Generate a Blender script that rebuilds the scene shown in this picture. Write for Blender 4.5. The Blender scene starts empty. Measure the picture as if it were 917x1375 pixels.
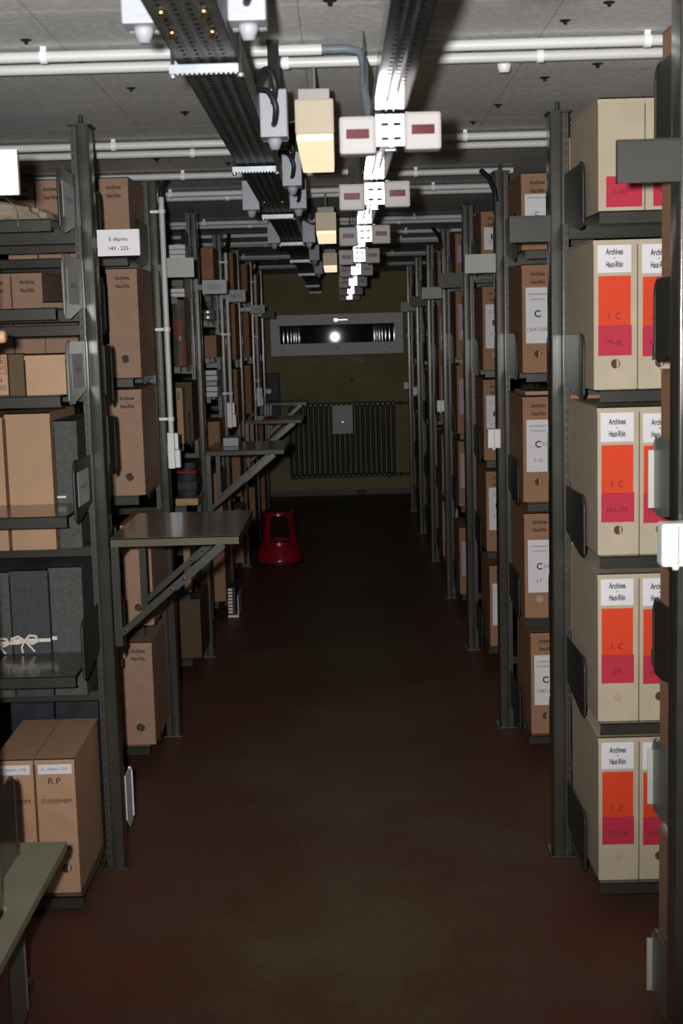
import bpy, bmesh, math, random
from mathutils import Vector, Matrix
random.seed(7)
C = bpy.context.scene.collection
PI = math.pi
H = 1.5            # eye height
CEIL = 2.12
WALL_Y = 12.75

# ------------------------------------------------------------------ materials
def pm(name, col, rough=.6, metal=0., spec=.4, var=.12, scale=25., bump=0., emit=None, estr=0., coat=0.):
    m = bpy.data.materials.new(name); m.use_nodes = True
    nt = m.node_tree; b = nt.nodes['Principled BSDF']
    b.inputs['Roughness'].default_value = rough
    b.inputs['Metallic'].default_value = metal
    b.inputs['Specular IOR Level'].default_value = spec
    b.inputs['Coat Weight'].default_value = coat
    b.inputs['Coat Roughness'].default_value = .15
    tc = nt.nodes.new('ShaderNodeTexCoord')
    nz = nt.nodes.new('ShaderNodeTexNoise')
    nz.inputs['Scale'].default_value = scale; nz.inputs['Detail'].default_value = 5
    nt.links.new(tc.outputs['Object'], nz.inputs['Vector'])
    rp = nt.nodes.new('ShaderNodeValToRGB')
    e = rp.color_ramp.elements
    e[0].position = .3; e[1].position = .7
    e[0].color = (*[c*(1-var) for c in col], 1); e[1].color = (*[min(1, c*(1+var)) for c in col], 1)
    nt.links.new(nz.outputs['Fac'], rp.inputs['Fac'])
    nt.links.new(rp.outputs['Color'], b.inputs['Base Color'])
    if bump:
        bp = nt.nodes.new('ShaderNodeBump'); bp.inputs['Strength'].default_value = bump
        bp.inputs['Distance'].default_value = .01
        nt.links.new(nz.outputs['Fac'], bp.inputs['Height'])
        nt.links.new(bp.outputs['Normal'], b.inputs['Normal'])
    if emit:
        b.inputs['Emission Color'].default_value = (*emit, 1); b.inputs['Emission Strength'].default_value = estr
    return m

M = {}
M['steel'] = pm('olive_grey_enamel', (.040, .040, .031), .30, .1, .6, .12, 14, coat=.7)
M['post'] = pm('glossy_olive_upright', (.075, .074, .060), .21, .45, .6, .15, 14, coat=.8)
M['steel_dark'] = pm('dark_olive_enamel', (.030, .031, .026), .45, 0, .4, .15, 14)
M['steel_light'] = pm('pale_enamel_and_lit_flange', (.42, .43, .38), .4, 0, .5, .06, 14)
M['plate_grey'] = pm('grey_green_plate', (.17, .175, .15), .4, 0, .5, .06, 14)
M['slot'] = pm('slot_dark', (.01, .01, .01), .8)
M['strip'] = pm('slotted_strip_metal', (.075, .075, .065), .33, .3, .5, .15, 30)
M['sign_metal'] = pm('brushed_sign_metal', (.070, .070, .064), .42, .6, .5, .15, 9)
M['sign_dark'] = pm('dark_sign_metal', (.032, .032, .025), .45, .1, .4, .15, 9)
M['galv'] = pm('galvanised_steel', (.10, .105, .105), .12, .8, .5, .2, 40)
M['galv_dark'] = pm('dull_dark_steel', (.075, .078, .070), .5, .4, .5, .25, 30)
M['zinc'] = pm('bright_zinc', (.85, .87, .92), .26, .85, .5, .08, 30)
M['zinc_bar'] = pm('dull_zinc_bar', (.24, .26, .28), .42, .6, .5, .1, 40)
M['brass'] = pm('brass', (.75, .55, .25), .3, 1.0, .5, .1)
M['pvc'] = pm('grey_white_pvc', (.62, .63, .61), .4, 0, .5, .04, 6)
M['pvc_white'] = pm('white_plastic', (.85, .85, .86), .35, 0, .5, .03, 6)
M['jbox'] = pm('light_grey_plastic', (.31, .32, .35), .45, 0, .45, .03, 8)
M['black'] = pm('black_rubber', (.012, .012, .014), .5, 0, .5, .1)
M['hose'] = pm('grey_flexible_hose', (.13, .16, .18), .5, 0, .4, .1, 60)
M['pinkbox'] = pm('off_white_box_plastic', (.38, .355, .34), .5, 0, .35, .03, 10)
M['redwin'] = pm('dark_red_acrylic', (.085, .004, .010), .3, 0, .2, .1)
M['cream'] = pm('cream_lamp_housing', (.42, .36, .27), .5, 0, .3, .04, 8, emit=(1, .80, .52), estr=.13)
M['diffuser'] = pm('lit_cream_diffuser', (.6, .52, .38), .5, 0, .3, .03, 8, emit=(1, .82, .54), estr=.98)
M['beige'] = pm('beige_box_board', (.50, .42, .305), .7, 0, .2, .06, 18)
M['beige_side'] = pm('grey_beige_lid_board', (.46, .39, .29), .7, 0, .2, .06, 18)
M['kraft'] = pm('brown_kraft_board', (.34, .185, .10), .7, 0, .25, .07, 22)
M['kraft_pale'] = pm('pinkish_kraft_board', (.36, .225, .15), .65, 0, .25, .06, 22)
M['kraft_warm'] = pm('warm_kraft_board', (.47, .285, .17), .65, 0, .25, .06, 22)
M['tan'] = pm('tan_board', (.41, .25, .145), .55, 0, .35, .05, 18)
M['grey_board'] = pm('grey_cloth_board', (.080, .082, .076), .7, 0, .25, .18, 90)
M['blue_board'] = pm('blue_grey_cloth_board', (.056, .059, .064), .7, 0, .25, .14, 90)
M['dark_board'] = pm('charcoal_board', (.022, .024, .03), .6, 0, .3, .5, 14)
M['brown_dark'] = pm('dark_brown_board', (.10, .065, .038), .7, 0, .25, .1, 22)
M['orange'] = pm('orange_red_paper', (.72, .060, .018), .6, 0, .2, .04, 12)
M['magenta'] = pm('magenta_paper', (.50, .030, .060), .6, 0, .2, .05, 12)
M['paper'] = pm('white_paper', (.76, .74, .76), .7, 0, .2, .03, 12)
M['paper_grey'] = pm('greyish_paper', (.50, .50, .51), .7, 0, .2, .04, 12)
M['lilac'] = pm('lilac_paper', (.50, .36, .46), .7, 0, .2, .04, 12)
M['mint'] = pm('pale_mint_paper', (.42, .50, .50), .7, 0, .2, .04, 12)
M['ink'] = pm('black_ink', (.02, .018, .022), .7, 0, .2, 0)
M['ink_soft'] = pm('faded_ink', (.16, .13, .13), .7, 0, .2, .1)
M['ink_red'] = pm('dark_pencil_on_red', (.16, .02, .025), .7, 0, .2, .1)
M['ink_print'] = pm('brown_black_print', (.03, .022, .018), .7, 0, .2, 0)
M['red_line'] = pm('red_ink', (.45, .05, .03), .7, 0, .2, .1)
M['hole'] = pm('hole_inside', (.09, .055, .03), .8, 0, .1, .3, 60)
M['hole_pale'] = pm('pale_finger_disc', (.48, .34, .22), .7, 0, .2, .1, 60)
M['eyelet'] = pm('dark_steel_eyelet', (.10, .13, .14), .3, .8, .5, .1)
M['ribbon'] = pm('white_cotton_tape', (.72, .66, .58), .8, 0, .1, .06, 60)
M['parch'] = pm('worn_parchment', (.24, .19, .14), .7, 0, .2, .35, 22, .3)
M['stool'] = pm('red_enamel', (.30, .008, .018), .22, 0, .6, .06, 10, coat=.5)
M['radiator'] = pm('dark_grey_radiator_paint', (.032, .034, .040), .33, 0, .5, .08, 20)
M['wood'] = pm('pale_wood', (.48, .29, .15), .6, 0, .3, .2, 14)
M['frame'] = pm('white_window_paint', (.80, .83, .80), .45, 0, .4, .04, 8)
M['green_dark'] = pm('dark_green_tin', (.02, .045, .045), .35, .2, .5, .2)
M['redbook'] = pm('red_cloth', (.4, .02, .02), .7)
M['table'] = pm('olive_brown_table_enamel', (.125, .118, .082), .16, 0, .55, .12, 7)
M['table_lit'] = pm('flash_lit_table_enamel', (.30, .275, .19), .42, 0, .4, .10, 6)  # lighter copy of the table enamel, with the flash light put into its colour

def marbled():
    m = pm('red_green_marbled_paper', (.3, .08, .05), .6)
    nt = m.node_tree; b = nt.nodes['Principled BSDF']
    tc = nt.nodes.new('ShaderNodeTexCoord')
    nz = nt.nodes.new('ShaderNodeTexNoise'); nz.inputs['Scale'].default_value = 22; nz.inputs['Distortion'].default_value = 1.6
    nt.links.new(tc.outputs['Object'], nz.inputs['Vector'])
    rp = nt.nodes.new('ShaderNodeValToRGB'); e = rp.color_ramp.elements
    e[0].position = .42; e[0].color = (.05, .07, .055, 1); e[1].position = .56; e[1].color = (.20, .05, .03, 1)
    k = e.new(.5); k.color = (.13, .09, .055, 1)
    nt.links.new(nz.outputs['Fac'], rp.inputs['Fac']); nt.links.new(rp.outputs['Color'], b.inputs['Base Color'])
    return m
M['marbled'] = marbled()

def glass_pane():
    m = bpy.data.materials.new('dark_window_glass'); m.use_nodes = True
    b = m.node_tree.nodes['Principled BSDF']
    b.inputs['Base Color'].default_value = (.02, .024, .028, 1)
    b.inputs['Roughness'].default_value = .015; b.inputs['IOR'].default_value = 1.9
    return m
M['glass'] = glass_pane()

def concrete():
    m = bpy.data.materials.new('board_marked_concrete'); m.use_nodes = True
    nt = m.node_tree; b = nt.nodes['Principled BSDF']; N = nt.nodes.new; L = nt.links.new
    b.inputs['Roughness'].default_value = .75; b.inputs['Specular IOR Level'].default_value = .25
    tc = N('ShaderNodeTexCoord')
    n1 = N('ShaderNodeTexNoise'); n1.inputs['Scale'].default_value = 2.2; n1.inputs['Detail'].default_value = 8; n1.inputs['Roughness'].default_value = .65
    n2 = N('ShaderNodeTexNoise'); n2.inputs['Scale'].default_value = 60; n2.inputs['Detail'].default_value = 3
    L(tc.outputs['Object'], n1.inputs['Vector']); L(tc.outputs['Object'], n2.inputs['Vector'])
    r1 = N('ShaderNodeValToRGB'); e = r1.color_ramp.elements
    e[0].position = .3; e[0].color = (.62, .615, .59, 1); e[1].position = .72; e[1].color = (.80, .795, .77, 1)
    L(n1.outputs['Fac'], r1.inputs['Fac'])
    r2 = N('ShaderNodeValToRGB'); e = r2.color_ramp.elements
    e[0].position = .35; e[0].color = (.86, .86, .86, 1); e[1].position = .7; e[1].color = (1.08, 1.08, 1.08, 1)
    L(n2.outputs['Fac'], r2.inputs['Fac'])
    mx = N('ShaderNodeMix'); mx.data_type = 'RGBA'; mx.blend_type = 'MULTIPLY'; mx.inputs['Factor'].default_value = 1
    L(r1.outputs['Color'], mx.inputs['A']); L(r2.outputs['Color'], mx.inputs['B'])
    # pale seams every 1.33 m along y (formwork joints)
    sp = N('ShaderNodeSeparateXYZ'); L(tc.outputs['Object'], sp.inputs['Vector'])
    wob = N('ShaderNodeMath'); wob.operation = 'MULTIPLY_ADD'; wob.inputs[1].default_value = .03; L(n1.outputs['Fac'], wob.inputs[0]); L(sp.outputs['Y'], wob.inputs[2])
    def seam(src, period, off, width):
        a = N('ShaderNodeMath'); a.operation = 'ADD'; a.inputs[1].default_value = off; L(src, a.inputs[0])
        p = N('ShaderNodeMath'); p.operation = 'PINGPONG'; p.inputs[1].default_value = period/2; L(a.outputs[0], p.inputs[0])
        s = N('ShaderNodeMath'); s.operation = 'LESS_THAN'; s.inputs[1].default_value = width; L(p.outputs[0], s.inputs[0])
        return s.outputs[0]
    s1 = seam(wob.outputs[0], 1.36, 1.49, .009)
    s1n = N('ShaderNodeMath'); s1n.operation = 'MULTIPLY'; L(s1, s1n.inputs[0]); L(n2.outputs['Fac'], s1n.inputs[1])
    m2 = N('ShaderNodeMix'); m2.data_type = 'RGBA'; L(s1n.outputs[0], m2.inputs['Factor']); L(mx.outputs['Result'], m2.inputs['A']); m2.inputs['B'].default_value = (.97, .95, .90, 1)
    s2 = seam(sp.outputs['X'], .5, .06, .002)
    m3 = N('ShaderNodeMix'); m3.data_type = 'RGBA'; f3 = N('ShaderNodeMath'); f3.operation = 'MULTIPLY'; f3.inputs[1].default_value = .35
    L(s2, f3.inputs[0]); L(f3.outputs[0], m3.inputs['Factor']); L(m2.outputs['Result'], m3.inputs['A']); m3.inputs['B'].default_value = (.1, .095, .09, 1)
    L(m3.outputs['Result'], b.inputs['Base Color'])
    bp = N('ShaderNodeBump'); bp.inputs['Strength'].default_value = .12; bp.inputs['Distance'].default_value = .006
    L(n2.outputs['Fac'], bp.inputs['Height']); L(bp.outputs['Normal'], b.inputs['Normal'])
    return m
M['concrete'] = concrete()

def floor_mat():
    m = bpy.data.materials.new('worn_red_brown_floor'); m.use_nodes = True
    nt = m.node_tree; b = nt.nodes['Principled BSDF']; N = nt.nodes.new; L = nt.links.new
    b.inputs['Roughness'].default_value = .5; b.inputs['Specular IOR Level'].default_value = .35
    tc = N('ShaderNodeTexCoord')
    n1 = N('ShaderNodeTexNoise'); n1.inputs['Scale'].default_value = 1.5; n1.inputs['Detail'].default_value = 7; n1.inputs['Roughness'].default_value = .7
    n2 = N('ShaderNodeTexNoise'); n2.inputs['Scale'].default_value = 45; n2.inputs['Detail'].default_value = 4
    L(tc.outputs['Object'], n1.inputs['Vector']); L(tc.outputs['Object'], n2.inputs['Vector'])
    # the paint is worn to grey along the middle of the aisle
    sp = N('ShaderNodeSeparateXYZ'); L(tc.outputs['Object'], sp.inputs['Vector'])
    ab = N('ShaderNodeMath'); ab.operation = 'ABSOLUTE'; L(sp.outputs['X'], ab.inputs[0])
    wr = N('ShaderNodeMapRange'); wr.inputs['From Min'].default_value = .55; wr.inputs['From Max'].default_value = .02; L(ab.outputs[0], wr.inputs['Value'])
    a1 = N('ShaderNodeMath'); a1.operation = 'MULTIPLY_ADD'; a1.inputs[1].default_value = .22; L(wr.outputs[0], a1.inputs[0]); L(n1.outputs['Fac'], a1.inputs[2])
    a2 = N('ShaderNodeMath'); a2.operation = 'MULTIPLY_ADD'; a2.inputs[1].default_value = .35; L(n2.outputs['Fac'], a2.inputs[0]); L(a1.outputs[0], a2.inputs[2])
    r = N('ShaderNodeValToRGB'); e = r.color_ramp.elements
    e[0].position = .52; e[0].color = (.155, .042, .029, 1); e[1].position = .95; e[1].color = (.140, .104, .064, 1)
    k = e.new(.72); k.color = (.120, .060, .037, 1)
    L(a2.outputs[0], r.inputs['Fac']); L(r.outputs['Color'], b.inputs['Base Color'])
    bp = N('ShaderNodeBump'); bp.inputs['Strength'].default_value = .15; bp.inputs['Distance'].default_value = .005
    L(n2.outputs['Fac'], bp.inputs['Height']); L(bp.outputs['Normal'], b.inputs['Normal'])
    return m
M['floor'] = floor_mat()
M['wall'] = pm('olive_yellow_wall_paint', (.30, .27, .125), .7, 0, .25, .14, 3.5, .15)
M['wall_grey'] = pm('grey_wall_paint', (.20, .195, .17), .8, 0, .2, .1, 3)
M['plaster'] = pm('chipped_plaster', (.36, .34, .25), .8, 0, .2, .3, 20, .2)

# ------------------------------------------------------------------ mesh builder
class MB:
    def __init__(s): s.v = []; s.f = []; s.sm = []
    def add(s, vs, fs, smooth=False):
        o = len(s.v); s.v += [tuple(p) for p in vs]; s.f += [tuple(i+o for i in f) for f in fs]; s.sm += [smooth]*len(fs); return s
    def box(s, x0, x1, y0, y1, z0, z1, b=0.):
        if x0 > x1: x0, x1 = x1, x0
        if y0 > y1: y0, y1 = y1, y0
        if z0 > z1: z0, z1 = z1, z0
        if b <= 0:
            v = [(x0,y0,z0),(x1,y0,z0),(x1,y1,z0),(x0,y1,z0),(x0,y0,z1),(x1,y0,z1),(x1,y1,z1),(x0,y1,z1)]
            return s.add(v, [(0,3,2,1),(4,5,6,7),(0,1,5,4),(1,2,6,5),(2,3,7,6),(3,0,4,7)])
        bm = bmesh.new(); bmesh.ops.create_cube(bm, size=1)
        for q in bm.verts: q.co = Vector((x0+(q.co.x+.5)*(x1-x0), y0+(q.co.y+.5)*(y1-y0), z0+(q.co.z+.5)*(z1-z0)))
        bmesh.ops.bevel(bm, geom=bm.edges[:], offset=b, segments=2, profile=.6, affect='EDGES')
        bm.verts.index_update()
        s.add([q.co[:] for q in bm.verts], [[q.index for q in f.verts] for f in bm.faces]); bm.free(); return s
    def post(s, x0, x1, y0, y1, z0, z1, r, n=6):   # upright with rounded, smoothly shaded corners
        if x0 > x1: x0, x1 = x1, x0
        pts = []
        for cx, cy, a0 in ((x1-r, y0+r, -PI/2), (x1-r, y1-r, 0), (x0+r, y1-r, PI/2), (x0+r, y0+r, PI)):
            pts += [(cx+r*math.cos(a0+q/n*PI/2), cy+r*math.sin(a0+q/n*PI/2)) for q in range(n+1)]
        m = len(pts)
        s.add([(x, y, z0) for x, y in pts]+[(x, y, z1) for x, y in pts], [(i, (i+1) % m, m+(i+1) % m, m+i) for i in range(m)], True)
        s.add([(x, y, z0) for x, y in pts], [tuple(range(m))[::-1]]); s.add([(x, y, z1) for x, y in pts], [tuple(range(m))])
        return s
    def prism(s, poly, axis, a0, a1):          # poly: 2D points; axis: extrusion axis
        n = len(poly)
        def P(u, w, a): return {'x': (a, u, w), 'y': (u, a, w), 'z': (u, w, a)}[axis]
        vs = [P(u, w, a0) for u, w in poly] + [P(u, w, a1) for u, w in poly]
        fs = [tuple(range(n))[::-1], tuple(range(n, 2*n))] + [(i, (i+1) % n, n+(i+1) % n, n+i) for i in range(n)]
        return s.add(vs, fs)
    def tube(s, pts, r, n=10, caps=True, radii=None):
        pts = [Vector(p) for p in pts]; vs = []; up = Vector((0, 0, 1)); prev = None
        for i, p in enumerate(pts):
            t = (pts[min(i+1, len(pts)-1)] - pts[max(i-1, 0)]).normalized()
            if prev is None:
                a = up.cross(t)
                if a.length < 1e-3: a = Vector((1, 0, 0)).cross(t)
            else: a = prev - t*prev.dot(t)
            a.normalize(); prev = a; b_ = t.cross(a)
            rr = radii[i] if radii else r
            vs += [p + (a*math.cos(2*PI*k/n) + b_*math.sin(2*PI*k/n))*rr for k in range(n)]
        fs = [(i*n+k, i*n+(k+1) % n, (i+1)*n+(k+1) % n, (i+1)*n+k) for i in range(len(pts)-1) for k in range(n)]
        s.add(vs, fs, True)
        if caps:
            m = len(pts)-1
            s.add(vs[:n], [tuple(range(n))[::-1]]); s.add(vs[m*n:], [tuple(range(n))])
        return s
    def lathe(s, prof, c, n=32, skip=None):    # prof: (r,z) ; skip(angle,row) drops a face
        vs = [(c[0]+r*math.cos(2*PI*k/n), c[1]+r*math.sin(2*PI*k/n), c[2]+z) for r, z in prof for k in range(n)]
        fs = []
        for i in range(len(prof)-1):
            for k in range(n):
                if skip and skip(2*PI*(k+.5)/n, i): continue
                fs.append((i*n+k, i*n+(k+1) % n, (i+1)*n+(k+1) % n, (i+1)*n+k))
        return s.add(vs, fs, True)
    def disc(s, cx, y, cz, r, t=.0008, n=20):  # disc facing -y
        return s.prism([(cx+r*math.cos(2*PI*k/n), cz+r*math.sin(2*PI*k/n)) for k in range(n)], 'y', y-t, y)
    def build(s, name, mat, parent=None, loc=None):
        off = Vector(parent_world(parent)) if parent else Vector(loc or (0, 0, 0))
        me = bpy.data.meshes.new(name)
        me.from_pydata([tuple(Vector(p)-off) for p in s.v], [], s.f)
        me.polygons.foreach_set('use_smooth', s.sm); me.update()
        bm = bmesh.new(); bm.from_mesh(me); bmesh.ops.recalc_face_normals(bm, faces=bm.faces[:]); bm.to_mesh(me); bm.free()
        me.materials.append(mat)
        o = bpy.data.objects.new(name, me); C.objects.link(o)
        if parent: o.parent = parent
        else: o.location = off
        return o

def parent_world(o):
    v = Vector((0, 0, 0))
    while o: v += o.location; o = o.parent
    return v

def thing(name, label, cat, loc, group=None):
    o = bpy.data.objects.new(name, None); o.empty_display_size = .05; C.objects.link(o)
    o.location = loc; o['label'] = label; o['category'] = cat
    if group: o['group'] = group
    return o
def tag(o, label, cat, group=None):
    o['label'] = label; o['category'] = cat
    if group: o['group'] = group
    return o
def struct(name, mb, mat, parent=None):
    o = mb.build(name, mat, parent)
    if not parent: o['kind'] = 'structure'
    return o

# flat lettering as thin mesh, facing -y
_tc = {}
def text_mesh(s, bold=0., shear=0., spacing=1.):
    key = (s, bold, shear, spacing)
    if key not in _tc:
        cu = bpy.data.curves.new('lettering', 'FONT'); cu.body = s; cu.align_x = 'CENTER'; cu.align_y = 'CENTER'
        cu.size = 1; cu.offset = bold; cu.shear = shear; cu.extrude = .004; cu.resolution_u = 3; cu.space_line = spacing
        o = bpy.data.objects.new('lettering', cu); C.objects.link(o)
        me = bpy.data.meshes.new_from_object(o.evaluated_get(bpy.context.evaluated_depsgraph_get()))
        bpy.data.objects.remove(o); bpy.data.curves.remove(cu)
        xs = [v.co.x for v in me.vertices]; ys = [v.co.y for v in me.vertices]
        cx, cy = (min(xs)+max(xs))/2, (min(ys)+max(ys))/2
        dat = ([(v.co.x-cx, v.co.y-cy, v.co.z) for v in me.vertices], [tuple(p.vertices) for p in me.polygons], max(xs)-min(xs), max(ys)-min(ys))
        bpy.data.meshes.remove(me); _tc[key] = dat
    return _tc[key]
def lettering(parent, s, cx, y, cz, w, h, mat, bold=0., shear=0., spacing=1., side='y'):
    """text of width w, height h, centred at (cx, cz) of the face whose front is at y (world); side 'x' faces +x / '-x'."""
    vs, fs, tw, th = text_mesh(s, bold, shear, spacing)
    mb = MB()
    if side == 'y': mb.add([(cx+a*w/tw, y-.0004-.0003*(c > 0), cz+b*h/th) for a, b, c in vs], fs)
    elif side == 'x': mb.add([(y+.0004+.0003*(c > 0), cx+a*w/tw, cz+b*h/th) for a, b, c in vs], fs)
    return mb.build('lettering', mat, parent)

# ------------------------------------------------------------------ setting
struct('floor', MB().box(-2.6, 2.6, -1.2, WALL_Y+.3, -.1, 0), M['floor'])
struct('ceiling', MB().box(-2.6, 2.6, -1.2, WALL_Y+.3, CEIL, CEIL+.12), M['concrete'])
struct('wall_left', MB().box(-2.6, -2.45, -1.2, WALL_Y+.3, 0, CEIL), M['wall_grey'])
struct('wall_right', MB().box(2.45, 2.6, -1.2, WALL_Y+.3, 0, CEIL), M['wall_grey'])
struct('wall_back', MB().box(-2.45, 2.45, -1.2, -1.05, 0, CEIL), M['wall_grey'])
wf = MB()
wf.box(-2.45, -.62, WALL_Y, WALL_Y+.3, 0, CEIL); wf.box(.58, 2.45, WALL_Y, WALL_Y+.3, 0, CEIL)
wf.box(-.62, .58, WALL_Y, WALL_Y+.3, 0, 1.385); wf.box(-.62, .58, WALL_Y, WALL_Y+.3, 1.705, CEIL)
struct('wall_far', wf, M['wall'])
struct('trim_1', MB().box(-.66, .66, WALL_Y-.035, WALL_Y, 1.255, 1.345, .004), M['wall'])
pl = MB()
for cx, cz, r in ((-.215, 1.30, .035), (.185, 1.295, .05)):
    n = 14; pl.prism([(cx+r*(1+.5*random.random())*math.cos(2*PI*k/n), cz+.5*r*(1+.8*random.random())*math.sin(2*PI*k/n)) for k in range(n)], 'y', WALL_Y-.037, WALL_Y-.0345)
struct('trim_2', pl, M['plaster'])
struct('trim_3', MB().box(-2.45, 2.45, WALL_Y-.012, WALL_Y, 0, .05), M['wall_grey'])
# window
w = bpy.data.objects.new('window_1', None); C.objects.link(w); w.location = (-.02, WALL_Y-.04, 1.545); w['kind'] = 'structure'
fr = MB(); fx0, fx1, fz0, fz1 = -.648, .610, 1.352, 1.734; gx0, gx1, gz0, gz1 = -.562, .529, 1.462, 1.637
for a in ((fx0, gx0, fz0, fz1), (gx1, fx1, fz0, fz1), (gx0, gx1, fz0, gz0), (gx0, gx1, gz1, fz1)):
    fr.box(a[0], a[1], WALL_Y-.05, WALL_Y+.03, a[2], a[3])
fr.build('window_frame', M['frame'], w)
be = MB()
for a in ((gx0-.012, gx0, gz0-.012, gz1+.012), (gx1, gx1+.012, gz0-.012, gz1+.012), (gx0, gx1, gz0-.012, gz0), (gx0, gx1, gz1, gz1+.012)):
    be.box(a[0], a[1], WALL_Y-.056, WALL_Y-.05, a[2], a[3])
be.build('glazing_bead', M['frame'], w)
MB().box(gx0, gx1, WALL_Y-.02, WALL_Y-.012, gz0, gz1).build('pane', M['glass'], w)
hd = MB(); hd.box(-.045, -.005, WALL_Y-.062, WALL_Y-.05, 1.662, 1.694, .003)
hd.box(-.03, .09, WALL_Y-.088, WALL_Y-.074, 1.671, 1.685, .004); hd.box(-.03, -.016, WALL_Y-.08, WALL_Y-.06, 1.671, 1.685)
hd.build('handle', M['zinc'], w)
hg = MB()
for x in (-.53, -.015, .49): hg.box(x-.018, x+.018, WALL_Y-.058, WALL_Y-.05, 1.405, 1.413)
hg.build('drain_cap', M['plate_grey'], w)

# ------------------------------------------------------------------ ceiling conduits
def conduit(Y, x0, x1, label, clips, z=CEIL-.020, r=.0115):
    t = thing('conduit_pipe', label, 'pipe', ((x0+x1)/2, Y, z), 'pale conduit pipes across the ceiling')
    MB().tube([(x0, Y, z), (x1, Y, z)], r, 12).build('pipe', M['pvc'], t)
    for cx in clips:
        if x0 < cx < x1:
            c = MB(); c.tube([(cx-.007, Y, z), (cx+.007, Y, z)], r+.003, 12); c.box(cx-.006, cx+.006, Y-.006, Y+.006, z+.008, CEIL)
            c.build('clip', M['pvc_white'], t)
    return t
conduit(2.87, -2.3, -.02, 'pale pipe on the near ceiling, left of the trays, ending in a grey hose', (-.6, -1.4))
conduit(2.87, .16, 2.3, 'pale pipe on the near ceiling right of the trays, closer one of its pair', (.66, 1.5))
conduit(2.995, -2.3, .10, 'pale pipe on the near ceiling, left part, just behind the one with the flexible hose', (-.1,))
conduit(2.995, .16, 2.3, 'pale pipe on the near ceiling right of the trays, farther one of its pair', (.455,))
ords = ['second', 'third', 'fourth', 'fifth', 'sixth', 'seventh']
for i, (a, b) in enumerate(((4.15, 4.34), (5.52, 5.68), (6.88, 7.08), (8.35, 8.5), (9.7, 9.86), (11.0, 11.16))):
    conduit(a, -2.3, 2.3, 'pale ceiling conduit, nearer pipe of the %s pair counted from the camera' % ords[i], (-.67, .40))
    conduit(b, -2.3, 2.3, 'pale ceiling conduit, farther pipe of the %s pair counted from the camera' % ords[i], (.33, -.45))
conduit(4.93, -2.3, .05, 'single pale ceiling conduit left of the trays between the second and third pipe pairs', (-.55,))
conduit(5.02, .16, .66, 'short single pale ceiling conduit right of the trays ending at a black elbow', (.3,))
conduit(7.74, -2.3, 2.3, 'single pale ceiling conduit behind the fourth pair of pipes', (.4,))
t = MB().tube([(-.022, 2.87, 2.10), (.03, 2.87, 2.10), (.06, 2.865, 2.092), (.068, 2.85, 2.06), (.066, 2.80, 2.0), (.076, 2.74, 1.925)], .0095, 10).build('flexible_hose', M['hose'])
tag(t, 'grey flexible hose bending from the ceiling pipe down to the right cable tray', 'hose')
cap = MB().lathe([(0, .0), (.012, 0), (.016, .012), (.016, .018)], (.40, 3.18, CEIL-.018), 16)
tag(cap.build('ceiling_plug', M['pvc_white']), 'small round white plug in the bare concrete ceiling on the right', 'plug')
# dark bolt stubs left in the concrete
bx = [(-.76, 2.60), (-.62, 2.80), (-.55, 3.02), (-.49, 3.34), (-.40, 3.70), (-.33, 3.92), (.30, 3.02), (.53, 2.62), (.47, 2.76), (.58, 3.0), (.52, 3.35), (.62, 3.2), (.41, 4.0), (.45, 3.72), (.36, 4.42), (-.47, 4.45), (-.37, 4.75), (.0, 2.55), (-.60, 4.6), (.40, 5.2)]
for i, (x, y) in enumerate(bx):
    b = MB(); r_ = random.uniform(.5, .8); b.lathe([(.018*r_, 0), (.014*r_, -.002), (.006*r_, -.003), (.005*r_, -.012*r_), (0, -.012*r_)], (x, y, CEIL), 10)
    o = b.build('bolt_stub', M['black']); tag(o, 'small dark bolt stub sticking out of the bare concrete ceiling', 'bolt', 'bolt stubs in the ceiling')

# ------------------------------------------------------------------ cable trays
def tray(name_label, x0, x1, zb, y0, y1, rows, hgt, mat):
    t = thing('cable_tray', name_label, 'cable tray', ((x0+x1)/2, (y0+y1)/2, zb), 'perforated cable trays under the ceiling')
    mb = MB(); pitch = .028; n = int((y1-y0)/pitch); W = x1-x0; e = .008
    sw = (W-2*e)/rows; hole = .0062
    for i in range(n):
        ya = y0+i*pitch; yb = ya+pitch*.42; yc = ya+pitch
        # solid band
        mb.add([(x0, yb, zb), (x1, yb, zb), (x1, yc, zb), (x0, yc, zb)], [(0, 1, 2, 3)])
        xs = [x0]
        for r in range(rows):
            c = x0+e+sw*(r+.5); xs += [c-hole/2, c+hole/2]
        xs.append(x1)
        for k in range(0, len(xs), 2):
            mb.add([(xs[k], ya, zb), (xs[k+1], ya, zb), (xs[k+1], yb, zb), (xs[k], yb, zb)], [(0, 1, 2, 3)])
    mb.build('perforated_bottom', M[mat], t)
    rb = MB()
    for r in range(rows-1):
        c = x0+e+sw*(r+1); rb.prism([(c-.003, zb-.0002), (c, zb-.003), (c+.003, zb-.0002)], 'y', y0, y1)
    rb.build('rib', M[mat], t)
    for x in (x0, x1): MB().box(x-.001, x+.001, y0, y1, zb, zb+hgt).build('side_wall', M[mat], t)
    MB().box(x0+.006, x1-.006, y0, y1, zb+.012, zb+.03).build('cable_bundle', M['black'], t)
    return t
TL = (-.246, -.150, 1.945); TR = (.071, .124, 1.886)
tray_left = tray('wide perforated galvanised cable tray on the left under the ceiling, carrying grey boxes', *TL[:2], TL[2], .9, WALL_Y-.1, 4, .05, 'galv_dark')
tray('narrow perforated galvanised cable tray on the right, carrying paired red-window boxes', *TR[:2], TR[2], .9, WALL_Y-.1, 3, .035, 'galv')
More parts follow.
